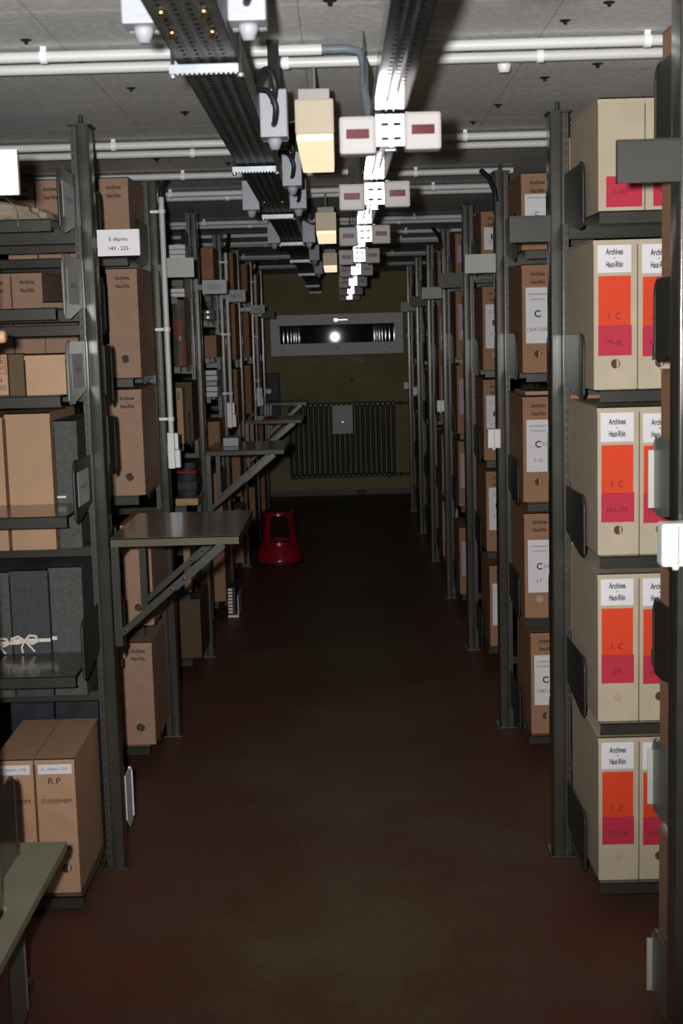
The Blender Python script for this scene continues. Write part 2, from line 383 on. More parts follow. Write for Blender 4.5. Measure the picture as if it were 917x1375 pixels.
# hangers of the left tray
bars = [2.19, 3.45, 4.755, 6.10, 7.44, 8.98, 10.95, 12.4]
nth = ['nearest', 'second', 'third', 'fourth', 'fifth', 'sixth', 'seventh', 'eighth', 'ninth']
for i, Y in enumerate(bars):
    t = thing('tray_hanger', '%s zinc crossbar with threaded rods holding up the left cable tray' % nth[i], 'bracket', (-.2, Y, 1.93), 'zinc hangers of the left cable tray')
    b = MB(); b.box(-.258, -.148, Y-.010, Y+.010, 1.925, 1.9385)
    for k in range(14): b.box(-.254+k*.0077, -.251+k*.0077, Y-.0125, Y-.010, 1.922, 1.928)
    b.build('crossbar', M['zinc_bar'], t)
    for x in (-.2535, -.1455): MB().tube([(x, Y, 1.918), (x, Y, CEIL)], .003, 8).build('threaded_rod', M['galv'], t)
    for x in (-.2535, -.1455): MB().lathe([(0, -.006), (.006, -.006), (.006, 0), (0, 0)], (x, Y, 1.925), 6).build('nut', M['zinc'], t)
# hangers of the right tray
for i, Y in enumerate((2.80, 4.05, 5.35, 6.6)):
    t = thing('tray_hanger', '%s slim channel hanging the right cable tray from the ceiling' % nth[i], 'bracket', (.097, Y, 1.88), 'slim hangers of the right cable tray')
    MB().box(.0685, .094, Y-.004, Y+.004, 1.880, 1.886).box(.105, .1265, Y-.004, Y+.004, 1.880, 1.886).build('clamp', M['zinc'], t)
    MB().tube([(.0665, Y, 1.878), (.0665, Y, CEIL)], .002, 8).tube([(.1285, Y, 1.878), (.1285, Y, CEIL)], .002, 8).build('threaded_rod', M['galv_dark'], t)
    MB().box(.131, .165, Y-.012, Y+.012, CEIL-.012, CEIL).build('ceiling_clip', M['pvc'], t)

# paired boxes with red windows
pairY = [1.22, 2.354, 3.36, 4.63, 5.81, 6.95, 8.39, 9.9, 11.3]
for j, Y in enumerate(pairY):
    t = thing('twin_indicator_box', '%s pair of off-white boxes with dark red windows under the right tray' % nth[j], 'box', (.098, Y, 1.85), 'paired red-window boxes under the right tray')
    mp = MB(); mp.box(.0735, .1225, Y, Y+.003, 1.828, 1.878); mp.box(.0735, .1225, Y, Y+.05, 1.878, 1.8815)
    tl = .02
    plate = mp.build('mounting_plate', M['zinc'], t)
    for x in (.083, .104):
        for z in (1.838, 1.862): MB().box(x, x+.0125, Y-.0006, Y, z, z+.0050).build('slot', M['slot'], plate)
    for k, xa in enumerate((.0100, .1225)):
        zo = (-.002, .003)[k]
        bb = MB().box(xa, xa+.0635, Y-.012, Y+.03, 1.8165+zo, 1.8805+zo, .006).build('indicator_box', M['pinkbox'], t)
        MB().box(xa+.012, xa+.0515, Y-.0135, Y-.0118, 1.842+zo, 1.858+zo).build('red_window', M['redwin'], bb)
    cl = MB(); cl.box(.126, .136, Y+.03, Y+.06, 1.868, 1.89, .002); cl.build('cable_clamp', M['pvc_white'], t)

# grey junction boxes of the left tray
def jbox(Y, side, z0, label, loop):
    xa, xb = ((-.303, -.2472) if side < 0 else (-.1488, -.093))
    xm = (xa+xb)/2
    t = thing('junction_box', label, 'box', (xm, Y+.03, z0), 'grey junction boxes along the left tray')
    MB().box(xa, xb, Y, Y+.055, z0, z0+.095, .003).build('housing', M['jbox'], t)
    MB().box(xa+.002, xb-.002, Y+.055, Y+.075, z0, z0+.095, .002).build('back_plate', M['pvc'], t)
    MB().box(xm-.012, xm+.012, Y+.075, Y+.079, z0+.03, CEIL).build('hanging_strap', M['galv'], t)
    g = MB(); g.lathe([(0, 0), (.008, 0), (.015, .016), (.015, .022), (0, .022)], (xm, Y+.03, z0-.022), 16); g.build('cable_gland', M['jbox'], t)
    k = MB()
    for dz in (.024, .068):
        k.prism([(xm+.014*math.cos(2*PI*q/18), z0+dz+.014*math.sin(2*PI*q/18)) for q in range(18)], 'y', Y-.0012, Y+.001)
    k.build('knockout', M['jbox'], t)
    if loop:
        for d in range(2):
            zz = z0+.026+.044*d; s = -1 if side > 0 else 1
            pts = [(xm, Y+.002, zz-.002), (xm+.004, Y-.02, zz+.004), (xm+.006, Y-.035, zz+.03), (xm+.002+s*.01, Y-.03, zz+.058), (xm+s*.03, Y-.01, zz+.066-.02*d), (xm+s*.048, Y+.02, 2.012)]
            sm = []
            P = [Vector(p) for p in pts]; P = [P[0]]+P+[P[-1]]
            for a in range(1, len(P)-2):
                for u in range(5):
                    f = u/5; p0, p1, p2, p3 = P[a-1], P[a], P[a+1], P[a+2]
                    sm.append(.5*((2*p1)+(p2-p0)*f+(2*p0-5*p1+4*p2-p3)*f*f+(3*p1-p0-3*p2+p3)*f**3))
            sm.append(P[-1])
            MB().tube(sm, .0062, 8).build('black_cable', M['black'], t)
    return t
jbox(2.00, -1, 1.962, 'light grey junction box left of the left tray at the top edge of the photo', False)
jbox(2.00, 1, 1.962, 'light grey junction box right of the left tray at the top edge of the photo', True)
jbox(2.78, 1, 1.912, 'light grey junction box with a black cable loop beside the glowing nearest lamp', True)
jbox(3.86, 1, 1.935, 'small grey junction box with black loops beside the left tray, third from the camera', True)
jbox(4.42, -1, 1.925, 'grey junction box on the far left side of the tray, before its third crossbar', False)
jbox(4.42, 1, 1.925, 'grey junction box on the right side of the tray, before its third crossbar', True)
jbox(5.95, -1, 1.925, 'distant grey junction box left of the tray, before its fourth crossbar', False)
jbox(5.95, 1, 1.925, 'distant grey junction box right of the tray, before its fourth crossbar', False)
jbox(7.3, 1, 1.925, 'distant grey junction box right of the tray, before its fifth crossbar', False)
jbox(8.8, 1, 1.925, 'farthest grey junction box right of the tray near the far wall', False)
for Y in (1.98, 1.86, 4.36):
    for x in (-.228, -.170):
        b = MB(); b.lathe([(0, -.013), (.004, -.013), (.005, -.005), (.007, -.005), (.007, 0), (0, 0)], (x, Y, 1.9445), 8)
        b.build('brass_gland', M['brass'], tray_left)

# beige lamps
for j, Y in enumerate((2.93, 5.50, 8.07)):
    t = thing('ceiling_lamp', '%s cream box lamp glowing warm between the two cable trays' % ('nearest', 'middle', 'farthest')[j], 'lamp', (-.04, Y+.28, 1.93), 'glowing cream lamps between the trays')
    MB().box(-.082, .002, Y, Y+.56, 1.938, 2.012, .005).build('housing', M['cream'], t)
    MB().box(-.080, .000, Y+.004, Y+.556, 1.924, 1.939, .004).build('diffuser', M['diffuser'], t)
    MB().box(-.074, -.006, Y+.006, Y+.55, 2.012, 2.034, .003).build('mounting_base', M['pinkbox'], t)
    for y in (Y+.12, Y+.45): MB().tube([(-.04, y, 2.03), (-.04, y, CEIL)], .004, 8).build('stem', M['plate_grey'], t)
    MB().tube([(-.083, Y+.06, 1.975), (-.10, Y+.06, 1.972), (-.125, Y+.05, 1.985), (-.152, Y+.05, 2.0)], .0035, 8).build('cable', M['black'], t)

# ------------------------------------------------------------------ racks
def Yk(k): return 3.70+1.28*k
LX = {-1: -.705, 0: -.684, 1: -.676, 2: -.666, 3: -.664, 4: -.662, 5: -.660, 6: -.660}
RX = {k: .607 for k in range(0, 7)}; RX[-1] = .632
DEF_R = (1.785, 1.365, .945, .516, .093)
DEF_L = (1.795, 1.387, .982, .522, .090)
SH = {('R', 0): (1.788, 1.358, .945, .516, .093), ('R', 1): (1.780, 1.367, .921, .512, .092), ('R', 2): (1.785, 1.346, .950, .543, .110), ('R', 3): (1.80, 1.376, .978, .583, .100), ('R', 4): (1.80, 1.32, .99, .516, .10), ('R', 5): (1.78, 1.32, .89, .48, .10), ('R', 6): (1.78, 1.32, .89, .48, .10),
      ('L', 2): (1.862, 1.70, 1.40, 1.06, .785, .39, .090), ('L', 3): (1.83, 1.615, 1.42, 1.21, .91, .52, .09)}
def rack_label(side, k):
    o = ['nearest', 'second', 'third', 'fourth', 'fifth', 'sixth', 'seventh', 'last'][k+1]
    return '%s %s-hand rack' % (o, 'right' if side == 'R' else 'left')

def plate_poly(ya, yb, z0, z1, r=.035):
    """end plate: ya at the upright, yb at the free end; rounded free top corner, rising lower edge."""
    s = 1 if yb > ya else -1
    pts = [(ya, z0+.035), (ya, z1), (yb-s*r, z1)]
    for q in range(1, 6):
        a = q/6*PI/2; pts.append((yb-s*r+s*r*math.sin(a), z1-r+r*math.cos(a)))
    pts += [(yb, z1-r), (yb, z0+.012), (yb-s*.012, z0), (yb-s*.06, z0)]
    return pts

def rack(side, k, front, back, fdepth=.37, bdepth=.37, bplates=None, fplates=None, flabels=None):
    X = (RX if side == 'R' else LX)[k]; Y = Yk(k); sg = 1 if side == 'R' else -1
    t = thing('shelving_rack', 'olive-grey steel shelving rack, %s from the camera on the %s of the aisle' % (['nearest', 'second', 'third', 'fourth', 'fifth', 'sixth', 'seventh', 'last'][k+1], 'right' if side == 'R' else 'left'), 'shelf', (X, Y, 0), 'steel racks along the aisle')
    xi, xo = X-sg*.025, X+sg*.025        # aisle side, outer side
    up = MB()
    up.post(xi, xi+sg*.032, Y-.035, Y+.035, .006, CEIL-.03, .005)
    up.box(xi+sg*.032, xi+sg*.036, Y-.026, Y+.026, .006, CEIL-.03)
    up.box(xi+sg*.004, xi+sg*.010, Y-.039, Y-.034, .006, CEIL-.03)
    up.build('upright', M['post'], t)
    stp = MB(); xa, xb = xi+sg*.036, xo; n = int((CEIL-.06)/.024)
    w3 = (xb-xa)
    for yy in (Y-.030, Y+.028):
        stp.box(xa, xa+w3*.32, yy, yy+.002, .006, CEIL-.03); stp.box(xb-w3*.28, xb, yy, yy+.002, .006, CEIL-.03)
        for i in range(n): stp.box(xa+w3*.32, xb-w3*.28, yy, yy+.002, .02+i*.024, .02+i*.024+.008)
    MB().box(xa+.001, xb-.001, Y-.02, Y+.02, .006, CEIL-.03).build('strip_core', M['steel_dark'], t)
    stp.build('slotted_strip', M['strip'], t)
    MB().box(X-.036, X+.036, Y-.046, Y+.046, 0, .006, .002).build('base_plate', M['steel'], t)
    tb = MB(); tb.box(X-.03, X+.03, Y-.04, Y+.04, CEIL-.033, CEIL-.028); tb.tube([(X, Y, CEIL-.03), (X, Y, CEIL)], .006, 8); tb.lathe([(0, 0), (.011, 0), (.011, .008), (0, .008)], (X, Y, CEIL-.028), 6)
    tb.build('ceiling_bolt', M['steel_dark'], t)
    XE = X+sg*1.08
    MB().box(XE-.02, XE+.02, Y-.03, Y+.03, 0, CEIL, .002).build('end_upright', M['steel'], t)
    xs, xe = xo+sg*.004, XE-sg*.022
    for lv, sgn, dep, pls, labs in ((front, -1, fdepth, fplates, flabels), (back, 1, bdepth, bplates, None)):
        for i, z in enumerate(lv):
            d = dep[i] if isinstance(dep, (tuple, list)) else dep
            y0, y1 = Y+sgn*.012, Y+sgn*(.012+d)
            s = MB(); s.box(xs, xe, y0, y1, z-.003, z)
            s.box(xs, xe, y1, y1-sgn*.002, z-.030, z-.001); s.box(xs, xe, y0, y0+sgn*.002, z-.030, z-.001)
            s.box(xs, xe, y1-sgn*.014, y1-sgn*.002, z-.030, z-.028)
            s.build('shelf', M['steel'], t)
            mt = pls[i] if pls else 'steel_dark'
            if mt is None: continue
            px = xo-sg*.012
            ya, yb = Y+sgn*.036, Y+sgn*min(.31, d-.03)
            zt = z+(.135 if k >= 0 or side == 'R' else .20)
            pm_ = MB().prism(plate_poly(ya, yb, z-.028, zt), 'x', px, px+sg*.0025)
            # rolled free edge
            pts = plate_poly(ya, yb, z-.028, zt)[2:-2]
            pm_.tube([(px+sg*.001, a, b) for a, b in pts], .0042, 6)
            p = pm_.build('end_plate', M[mt], t)
            if sgn > 0 and mt in ('plate_grey', 'steel_light') and k == -1 and side == 'R':
                MB().box(px-sg*.013, px+sg*.001, yb-.003, yb-.0005, z-.015, zt-.03).build('flange', M['steel_light'], p)  # faces the flash; that brightness is painted in as a paler colour
            if labs and labs[i]:
                yl0, yl1 = (ya+yb)/2-.075, (ya+yb)/2+.075
                xx = px if sg > 0 else px+.0002
                MB().box(xx, xx+.0008, yl0, yl1, z+.012, z+.103).build('paper_label', M['paper_grey'], p)
                lettering(p, labs[i], (yl0+yl1)/2, xx+.0009, z+.06, .09, .020, M['ink_soft'], side='x')
    return t

R, L = {}, {}
rightm = 'steel_dark'
for k in range(-1, 7):
    lv = SH.get(('R', k), DEF_R)
    if k == -1:
        R[k] = rack('R', k, DEF_R, (1.885, 1.468, 1.150, .812, .512, .090), bplates=('steel_dark', 'steel_dark', 'plate_grey', 'steel_dark', 'plate_grey', 'plate_grey'), bdepth=.39)
    else:
        R[k] = rack('R', k, lv, (1.785, 1.365, 1.08, .65, .27) if k < 4 else (), bplates=('steel_dark', 'steel', 'steel_light' if k == 0 else 'steel', 'steel_dark', 'steel_dark'), fdepth=.43, bdepth=.30)
    lv = SH.get(('L', k), DEF_L)
    if k == -1:
        L[k] = rack('L', k, (), (1.84, 1.505, .90, .401, .085), bplates=('steel_dark', 'steel_dark', 'steel_light', 'steel', 'plate_grey'), bdepth=(.34, .41, .23, .36, .41))
    elif k == 0:
        L[k] = rack('L', k, (1.818, 1.598, 1.377, 1.067, .645), (1.81, 1.56, .939, .519, .055), fdepth=(.305, .305, .305, .305, .305), bdepth=(.35, .35, .40, .40, .40),
                    bplates=('steel_dark', 'steel_dark', None, None, None), flabels=('E dépôt 123', 'E dépôt 125', 'E dépôt', 'E dépôt 126', None), fplates=('steel', 'plate_grey', 'plate_grey', 'steel_dark', 'steel_dark'))
    else:
        L[k] = rack('L', k, lv, (1.795, 1.387, .982, .522, .09) if k < 4 else (), fdepth=.43, bdepth=.30)
# extra end plates on the back of the second left rack (seen right of its upright)
t = L[0]; px = -.684+.025
for z, mt in ((1.33, 'steel_dark'), (1.13, 'steel_dark'), (.60, 'steel_dark'), (.080, 'pvc_white')):
    q = MB().prism(plate_poly(3.745, 3.85, z, z+.17, .03), 'x', px-.0015, px+.001); q.tube([(px, a, b) for a, b in plate_poly(3.745, 3.85, z, z+.17, .03)[2:-2]], .0045, 6)
    q.build('end_plate', M[mt], t)
# the bottom shelf of the second left rack reaches forward under the boxes
bs = MB(); bs.box(-1.74, -.715, 3.35, 3.712, .052, .055); bs.box(-1.74, -.715, 3.35, 3.352, .022, .055); bs.build('shelf', M['steel'], t)

# ------------------------------------------------------------------ sign flags on the racks
def sign(root, side, k, z0, z1, xw, dx, mat, card=None, txt=None, yaw=0., pitch=0., dy=-.042, frame=False):
    X = (RX if side == 'R' else LX)[k]; Y = Yk(k)+dy
    xa = (X-.025-xw) if side == 'R' else X+.025+dx
    xb = xa+xw
    cx, cz = (xa+xb)/2, (z0+z1)/2
    mb = MB(); mb.box(xa, xb, Y, Y+.0025, z0, z1); mb.box(xa, xb, Y-.006, Y, z0, z0+.002); mb.box(xa, xb, Y-.006, Y, z1-.002, z1)
    mb.box(xa, xa+.002, Y-.001, Y+.012, z0, z1)
    o = mb.build('sign_plate', M[mat], root)
    arm = MB(); arm.box((X-.03 if side == 'R' else X+.02), (xb-.01 if side == 'R' else xa+.02), Y+.0026, Y+.008, cz-.012, cz+.012); arm.build('sign_arm', M['steel'], root)
    if card:
        MB().box(xa+.001, xb-.001, Y-.0075, Y-.0062, z0-.001, z1+.001).build('paper_card', M[card], o)
        if txt:
            for s, zz, wd, hh, bd in txt: lettering(o, s, cx, Y-.0077, z0+zz*(z1-z0), wd, hh, M['ink' if bd >= 0 else 'ink_soft'], bold=max(0, bd))
        if frame:
            f = MB(); a, b, c, d = cx-.030, cx+.030, cz-.009, cz+.011
            for q in ((a, b, c, c+.0015), (a, b, d-.0015, d), (a, a+.0015, c, d), (b-.0015, b, c, d)): f.box(q[0], q[1], Y-.0085, Y-.0076, q[2], q[3])
            f.build('printed_frame', M['ink_soft'], o)
    if yaw or pitch:
        # turn the flag about its own centre
        c = Vector((cx, Y, cz)); off = c-parent_world(root)
        Rm = Matrix.Rotation(yaw, 4, 'Z') @ Matrix.Rotation(pitch, 4, 'X')
        o.matrix_basis = Matrix.Translation(off) @ Rm @ Matrix.Translation(-off)
    return o
for k, (z0, z1, mt, yw, pt) in {-1: (1.757, 1.831, 'sign_dark', 0, 0), 0: (1.746, 1.816, 'sign_dark', 0, 0), 1: (1.726, 1.794, 'sign_metal', .09, .055), 2: (1.721, 1.788, 'sign_dark', 0, 0), 3: (1.708, 1.772, 'sign_metal', .055, .035), 4: (1.698, 1.763, 'sign_dark', 0, 0), 5: (1.690, 1.757, 'sign_metal', .045, .022)}.items():
    sign(R[k], 'R', k, z0, z1, .112, 0, mt, yaw=-yw, pitch=pt)
sign(L[-1], 'L', -1, 1.766, 1.841, .115, .014, 'steel', 'paper')
sign(L[0], 'L', 0, 1.740, 1.808, .116, .012, 'steel', 'paper', (('E dépôts', .62, .050, .0125, .01), ('143 - 225', .28, .052, .0105, .01)))
sign(L[1], 'L', 1, 1.740, 1.810, .112, .014, 'sign_metal', yaw=.11, pitch=.045)
sign(L[2], 'L', 2, 1.723, 1.784, .112, .016, 'steel', 'paper_grey', (('772-904.2', .52, .054, .009, -1),), frame=True)
sign(L[3], 'L', 3, 1.721, 1.785, .102, .022, 'steel', 'paper_grey', (('84-85 / 714', .48, .062, .011, 0),))
sign(L[4], 'L', 4, 1.681, 1.732, .096, .06, 'steel', 'paper_grey', (('84-85/716', .5, .06, .010, -1),))
sign(L[5], 'L', 5, 1.668, 1.725, .096, .06, 'sign_dark')

# ------------------------------------------------------------------ switch boxes and their conduits
def switch(side, k, xa, xb, z0, z1, label, step, cond=None, dy=-.06):
    Y = Yk(k)+dy; xm = (xa+xb)/2
    t = thing('light_switch', label, 'switch', (xm, Y, z0), 'white switch boxes on rack uprights')
    if step:
        MB().box(xa, xa+(xb-xa)*.56, Y-.02, Y+.022, z0, z1, .003).build('housing', M['pvc_white'], t)
        MB().box(xa+(xb-xa)*.58, xb, Y-.02, Y+.022, z0+.003, z0+(z1-z0)*.52, .003).build('rocker_box', M['pvc_white'], t)
        MB().box(xa+(xb-xa)*.58, xb-.006, Y-.012, Y+.022, z0+(z1-z0)*.53, z1-.002, .003).build('cover', M['pvc_white'], t)
    else:
        MB().box(xa, xb, Y-.02, Y+.022, z0, z1, .006).build('housing', M['pvc_white'], t)
        MB().box(xm-.0008, xm+.0008, Y-.0208, Y-.0198, z0+.004, z1-.004).build('seam', M['plate_grey'], t)
        MB().lathe([(0, 0), (.006, 0), (.008, .008), (0, .008)], (xm, Y, z0-.008), 12).build('cable_gland', M['pvc_white'], t)
    X = (RX if side == 'R' else LX)[k]
    br = MB(); br.box(X+(.02 if side == 'L' else -.02), xm, Y+.022, Y+.025, (z0+z1)/2-.02, (z0+z1)/2+.02); br.build('bracket', M['steel'], t)
    if cond:
        cx, zt = cond
        c = MB(); c.tube([(cx, Y+.005, z1-.002), (cx, Y+.005, zt)], .0105, 12); c.build('riser_pipe', M['pvc'], t)
        for zz in (z1+.05, z1+.38, zt-.05):
            q = MB(); q.tube([(cx, Y+.005, zz-.007), (cx, Y+.005, zz+.007)], .0135, 12); q.box(X, cx, Y+.012, Y+.018, zz-.005, zz+.005); q.build('clip', M['pvc_white'], t)
        MB().tube([(cx, Y+.005, zt-.005), (cx, Y+.008, zt+.02), (cx+.012, Y+.02, zt+.05), (cx+.02, Y+.05, CEIL-.028)], .010, 10).build('black_elbow', M['black'], t)
switch('L', 1, -.645, -.600, 1.039, 1.172, 'white double switch box on the third left rack with a riser pipe', True, (-.632, 2.027))
switch('L', 3, -.640, -.590, 1.021, 1.162, 'white double switch box on the fifth left rack with a riser pipe', True, (-.617, 1.99))
switch('L', 5, -.630, -.583, 1.011, 1.153, 'small distant white double switch box on the seventh left rack', True, (-.615, 1.99))
switch('L', 6, -.628, -.585, 1.055, 1.094, 'tiny distant white switch box on the last left rack', False)
switch('R', -1, .566, .625, 1.079, 1.158, 'bright white switch box at the right edge of the photo on the nearest rack', False, dy=-.065)
switch('R', 1, .541, .590, 1.082, 1.154, 'white switch box on the third right rack in front of an E box', False)
switch('R', 3, .540, .583, 1.078, 1.143, 'small white switch box on the fifth right rack', False)
switch('R', 5, .545, .583, 1.064, 1.127, 'tiny distant white switch box on the seventh right rack', False)
switch('R', 6, .538, .583, 1.062, 1.120, 'tiny distant white switch box on the last right rack, before the radiator', False)
for i, k in enumerate((1, 3)):
    Y = Yk(k)
    o = MB().tube([(.585, Y-.05, 1.98), (.58, Y-.05, 2.02), (.565, Y-.01, 2.07), (.54, Y+.02, CEIL-.02)], .010, 10).build('black_elbow', M['black'])
    tag(o, 'black flexible elbow running from the ceiling to the %s right rack' % ('third' if k == 1 else 'fifth'), 'cable')

# ------------------------------------------------------------------ archive boxes
def smallrot(root, a): root.rotation_euler = (0, 0, a)
def box_shell(name, label, cat, x0, x1, yf, dep, z0, h, mat, group, lid=True, tilt=0.):
    t = thing(name, label, cat, ((x0+x1)/2, yf+dep/2, z0), group)
    MB().box(x0, x1, yf, yf+dep, z0, z0+h-.004, .0022).build('body', M[mat], t)
    if lid:
        l = MB(); e = .0012
        l.add([(x0-e, yf-e, z0+h-.004), (x1+e, yf-e, z0+h-.004), (x1+e, yf+dep, z0+h-.003), (x0-e, yf+dep, z0+h-.003),
               (x0-e, yf-e, z0+h-.001), (x1+e, yf-e, z0+h-.001), (x1+e, yf+dep, z0+h+tilt), (x0-e, yf+dep, z0+h+tilt)],
              [(0, 3, 2, 1), (4, 5, 6, 7), (0, 1, 5, 4), (1, 2, 6, 5), (2, 3, 7, 6), (3, 0, 4, 7)])
        l.box(x0-e, x1+e, yf-e, yf-.0001, z0+h-.016, z0+h-.001)
        l.build('lid', M[mat], t)
    return t
def add_label(t, name, mat, x0, x1, yf, z0, z1):
    return MB().box(x0, x1, yf-.0009, yf, z0, z1).build(name, M[mat], t)
def head(parent, cx, yf, cz, w=.046, hh=.030, mat='ink_print'):
    lettering(parent, 'Archives', cx, yf, cz+hh*.36, w, hh*.36, M[mat], bold=.024)
    lettering(parent, '-', cx, yf, cz, w*.11, hh*.04, M[mat])
    lettering(parent, 'Haut-Rhin', cx, yf, cz-hh*.36, w*.97, hh*.36, M[mat], bold=.024)
def hole(t, cx, yf, cz, r, style):
    if style == 'eyelet':
        m = MB(); n = 20
        m.tube([(cx+r*math.cos(2*PI*q/n), yf-.001, cz+r*math.sin(2*PI*q/n)) for q in range(n+1)], .0022, 6, False); m.build('eyelet_ring', M['eyelet'], t)
        MB().disc(cx, yf, cz, r, .0006).build('finger_hole', M['hole'], t)
    elif style == 'pale': MB().disc(cx, yf, cz, r, .0006).build('finger_hole', M['hole_pale'], t)
    else:
        MB().disc(cx, yf, cz, r, .0006).build('finger_hole', M['hole'], t)
        n = 12; MB().prism([(cx+r*.2+r*.75*math.cos(-PI/2+PI*q/n)*.7, cz+r*.92*math.sin(-PI/2+PI*q/n)) for q in range(n+1)], 'y', yf-.0009, yf-.0005).build('inner_flap', M['hole_pale'], t)

# -- second right rack: beige boxes with orange labels
yf = 3.275; sx = .637
rows0 = [(1.788, .268, '1-42', '43-70', 'dark'), (1.358, .366, '79-96', '97-163', 'half'), (.945, .372, '164-175', '176-207', 'dark'), (.516, .384, '208', '209-212', 'pale'), (.093, .384, '323-330', '331-371', 'pale')]
rn = ['top', 'second', 'third', 'fourth', 'bottom']
for i, (z, h, ta, tb, hs) in enumerate(rows0):
    for c in range(2):
        wd = (.112, .1065, .103, .103, .103)[i]; x0 = (.636, .6245, .633, .633, .634)[i]+c*(wd+.002); x1 = x0+wd
        tx = (ta, tb)[c]
        pos = 'beside the upright' if c == 0 else 'second from the upright'
        if i: lab = 'beige archive box labelled 1 C in orange and %s in magenta, %s' % (tx, pos)
        else: lab = 'beige box with a magenta label on the top shelf at right, %s' % pos
        t = box_shell('archive_box', lab, 'box', x0, x1, yf, .385, z, h, 'beige', 'beige archive boxes on the second right rack', tilt=.012 if i > 2 else .002)
        cx = (x0+x1)/2-.003
        if i == 0:
            l = add_label(t, 'magenta_label', 'magenta', x0+.019, x1-.006, yf, z+.010, z+.083); lettering(l, tx, cx, yf-.001, z+.045, .034, .012, M['ink_red'], shear=.15)
            continue
        dz = (0, .004, -.002, .003, 0)[i] + (0, -.004)[c]
        l = add_label(t, 'header_label', 'paper', cx-.041, cx+.041, yf, z+h-.086+dz, z+h-.014+dz); head(l, cx, yf-.001, z+h-.051+dz, .042, .042, 'ink')
        o_ = add_label(t, 'orange_label', 'orange', cx-.039, cx+.040, yf, z+h-.215+dz, z+h-.094+dz)
        lettering(o_, '1  C', cx, yf-.001, z+h-.191+dz, .030, .016, M['ink_red'], shear=.1)
        m_ = MB().box(cx-.0395, cx+.0425, yf-.0013, yf-.0001, z+h-.287+dz, z+h-.213+dz).build('magenta_label', M['magenta'], t)
        lettering(m_, tx, cx, yf-.0014, z+h-.255+dz, .0075*len(tx), .012, M['ink_red'], shear=.15)
        hole(t, cx+.003, yf, z+.063, .0115, (hs, 'dark')[c] if i != 1 else 'half')
# a sliver of boxes on the back of the second right rack
for z, h, q in ((1.785, .25, 'top'), (1.08, .26, 'middle'), (.65, .3, 'lower')):
    t = box_shell('archive_box', 'brown box edge showing on the %s rear shelf of the second right rack' % q, 'box', .645, .745, 3.745, .25, z, h, 'kraft', 'brown boxes behind the second right rack')

# -- nearest right rack: boxes on the rear shelves, seen from the side
for z, h, q in ((1.885, .21, 'top'), (1.468, .35, 'second'), (1.150, .27, 'third'), (.812, .26, 'fourth'), (.512, .24, 'fifth'), (.090, .34, 'bottom')):
    x0 = .670; lab = 'brown board box seen side-on at the right photo edge, %s shelf of the nearest rack' % q
    t = box_shell('archive_box', lab, 'box', x0, x0+.12, 2.45, .33, z, h, 'kraft' if q != 'bottom' else 'kraft_pale', 'side-on brown boxes at the right photo edge')
    if q == 'bottom':
        MB().box(x0+.002, x0+.118, 2.47, 2.76, z+h, z+h+.012, .004).build('paper_sheaf', M['paper_grey'], t)
        MB().tube([(x0+.02, 2.77, z+h+.016), (x0+.05, 2.775, z+h+.018), (x0+.09, 2.77, z+h+.016)], .003, 6).build('string', M['black'], t)

# -- kraft boxes on the right racks
def kraft_box(x0, yf, z, h, label, group, mat='kraft', lab=None, lines=None, wd=.104, hs='pale', hz=.10, header=True, fz=None, lid=True, rot=0.):
    t = box_shell('archive_box', label, 'box', x0, x0+wd, yf, .36, z, h, mat, group, lid=lid, tilt=.004)
    cx = x0+wd/2
    body = t.children[0]
    if header: head(body, cx+.002, yf, z+h-.047, .050, .038)
    if lab:
        za, zb = lab[1], lab[2]
        l = add_label(t, 'spine_label', lab[0], cx-.040, cx+.042, yf, z+za, z+zb)
        for s, fr, w_, h_, mt, bd in (lines or ()): lettering(l, s, cx, yf-.001, z+za+fr*(zb-za), w_, h_, M[mt], bold=bd)
    if hs: hole(t, cx, yf, z+hz, .0125, hs)
    if rot: t.rotation_euler = (0, 0, rot)
    return t
INT = [("INTENDANCE", .88, .062, .007, 'ink_soft', 0), ("D'ALSACE", .79, .05, .007, 'ink_soft', 0)]
g = 'kraft boxes with white C labels on the third right rack'
Y1 = 4.56
kraft_box(.626, Y1, 1.780, .257, 'kraft box with a white C label on the top shelf behind a dark sign plate', g, lab=('paper', .085, .185), lines=INT[:1]+[('C', .35, .012, .014, 'ink', .01), ('1546-1556', .12, .06, .012, 'ink_soft', 0)], hs=None)
kraft_box(.626, Y1, 1.367, .367, 'kraft box with a white label reading C 1564-1568', g, lab=('paper', .10, .288), lines=INT+[('C', .53, .022, .024, 'ink', .02), ('1564-1568', .25, .070, .013, 'ink_soft', 0)], hz=.064, hs='half')
kraft_box(.6245, Y1, .921, .367, 'kraft box with a white label reading C sup 7-10', g, lab=('paper', .105, .285), lines=INT+[('C', .53, .020, .024, 'ink', .02), ('7-10', .22, .03, .013, 'ink_soft', 0)], hz=.07, hs='half')
kraft_box(.626, Y1, .512, .372, 'kraft box with a white label reading C sup 17', g, lab=('paper', .09, .276), lines=INT+[('C', .50, .020, .024, 'ink', .02), ('17', .22, .018, .013, 'ink_soft', 0)], hz=.066)
kraft_box(.645, Y1, .092, .369, 'kraft box with a white C label, lowest one near the floor behind the upright', g, lab=('paper', .105, .285), lines=[("COMMISSION", .87, .062, .007, 'ink_soft', 0), ("INTERMEDIAIRE", .78, .066, .007, 'ink_soft', 0), ('C', .51, .022, .024, 'ink', .02), ('1587-1-3', .28, .062, .013, 'ink_soft', 0)], hz=.066, hs='half')
for z, h, q in ((1.367, .35, 'second'), (.921, .34, 'third'), (.512, .355, 'fourth'), (.092, .35, 'bottom')):
    kraft_box(.752, Y1+.005, z, h, 'kraft box half hidden by the upright on the %s shelf of the third right rack' % q, g, lab=('paper', .10, .28))
Ls = [o for o in C.objects if o.name.startswith('lettering')]
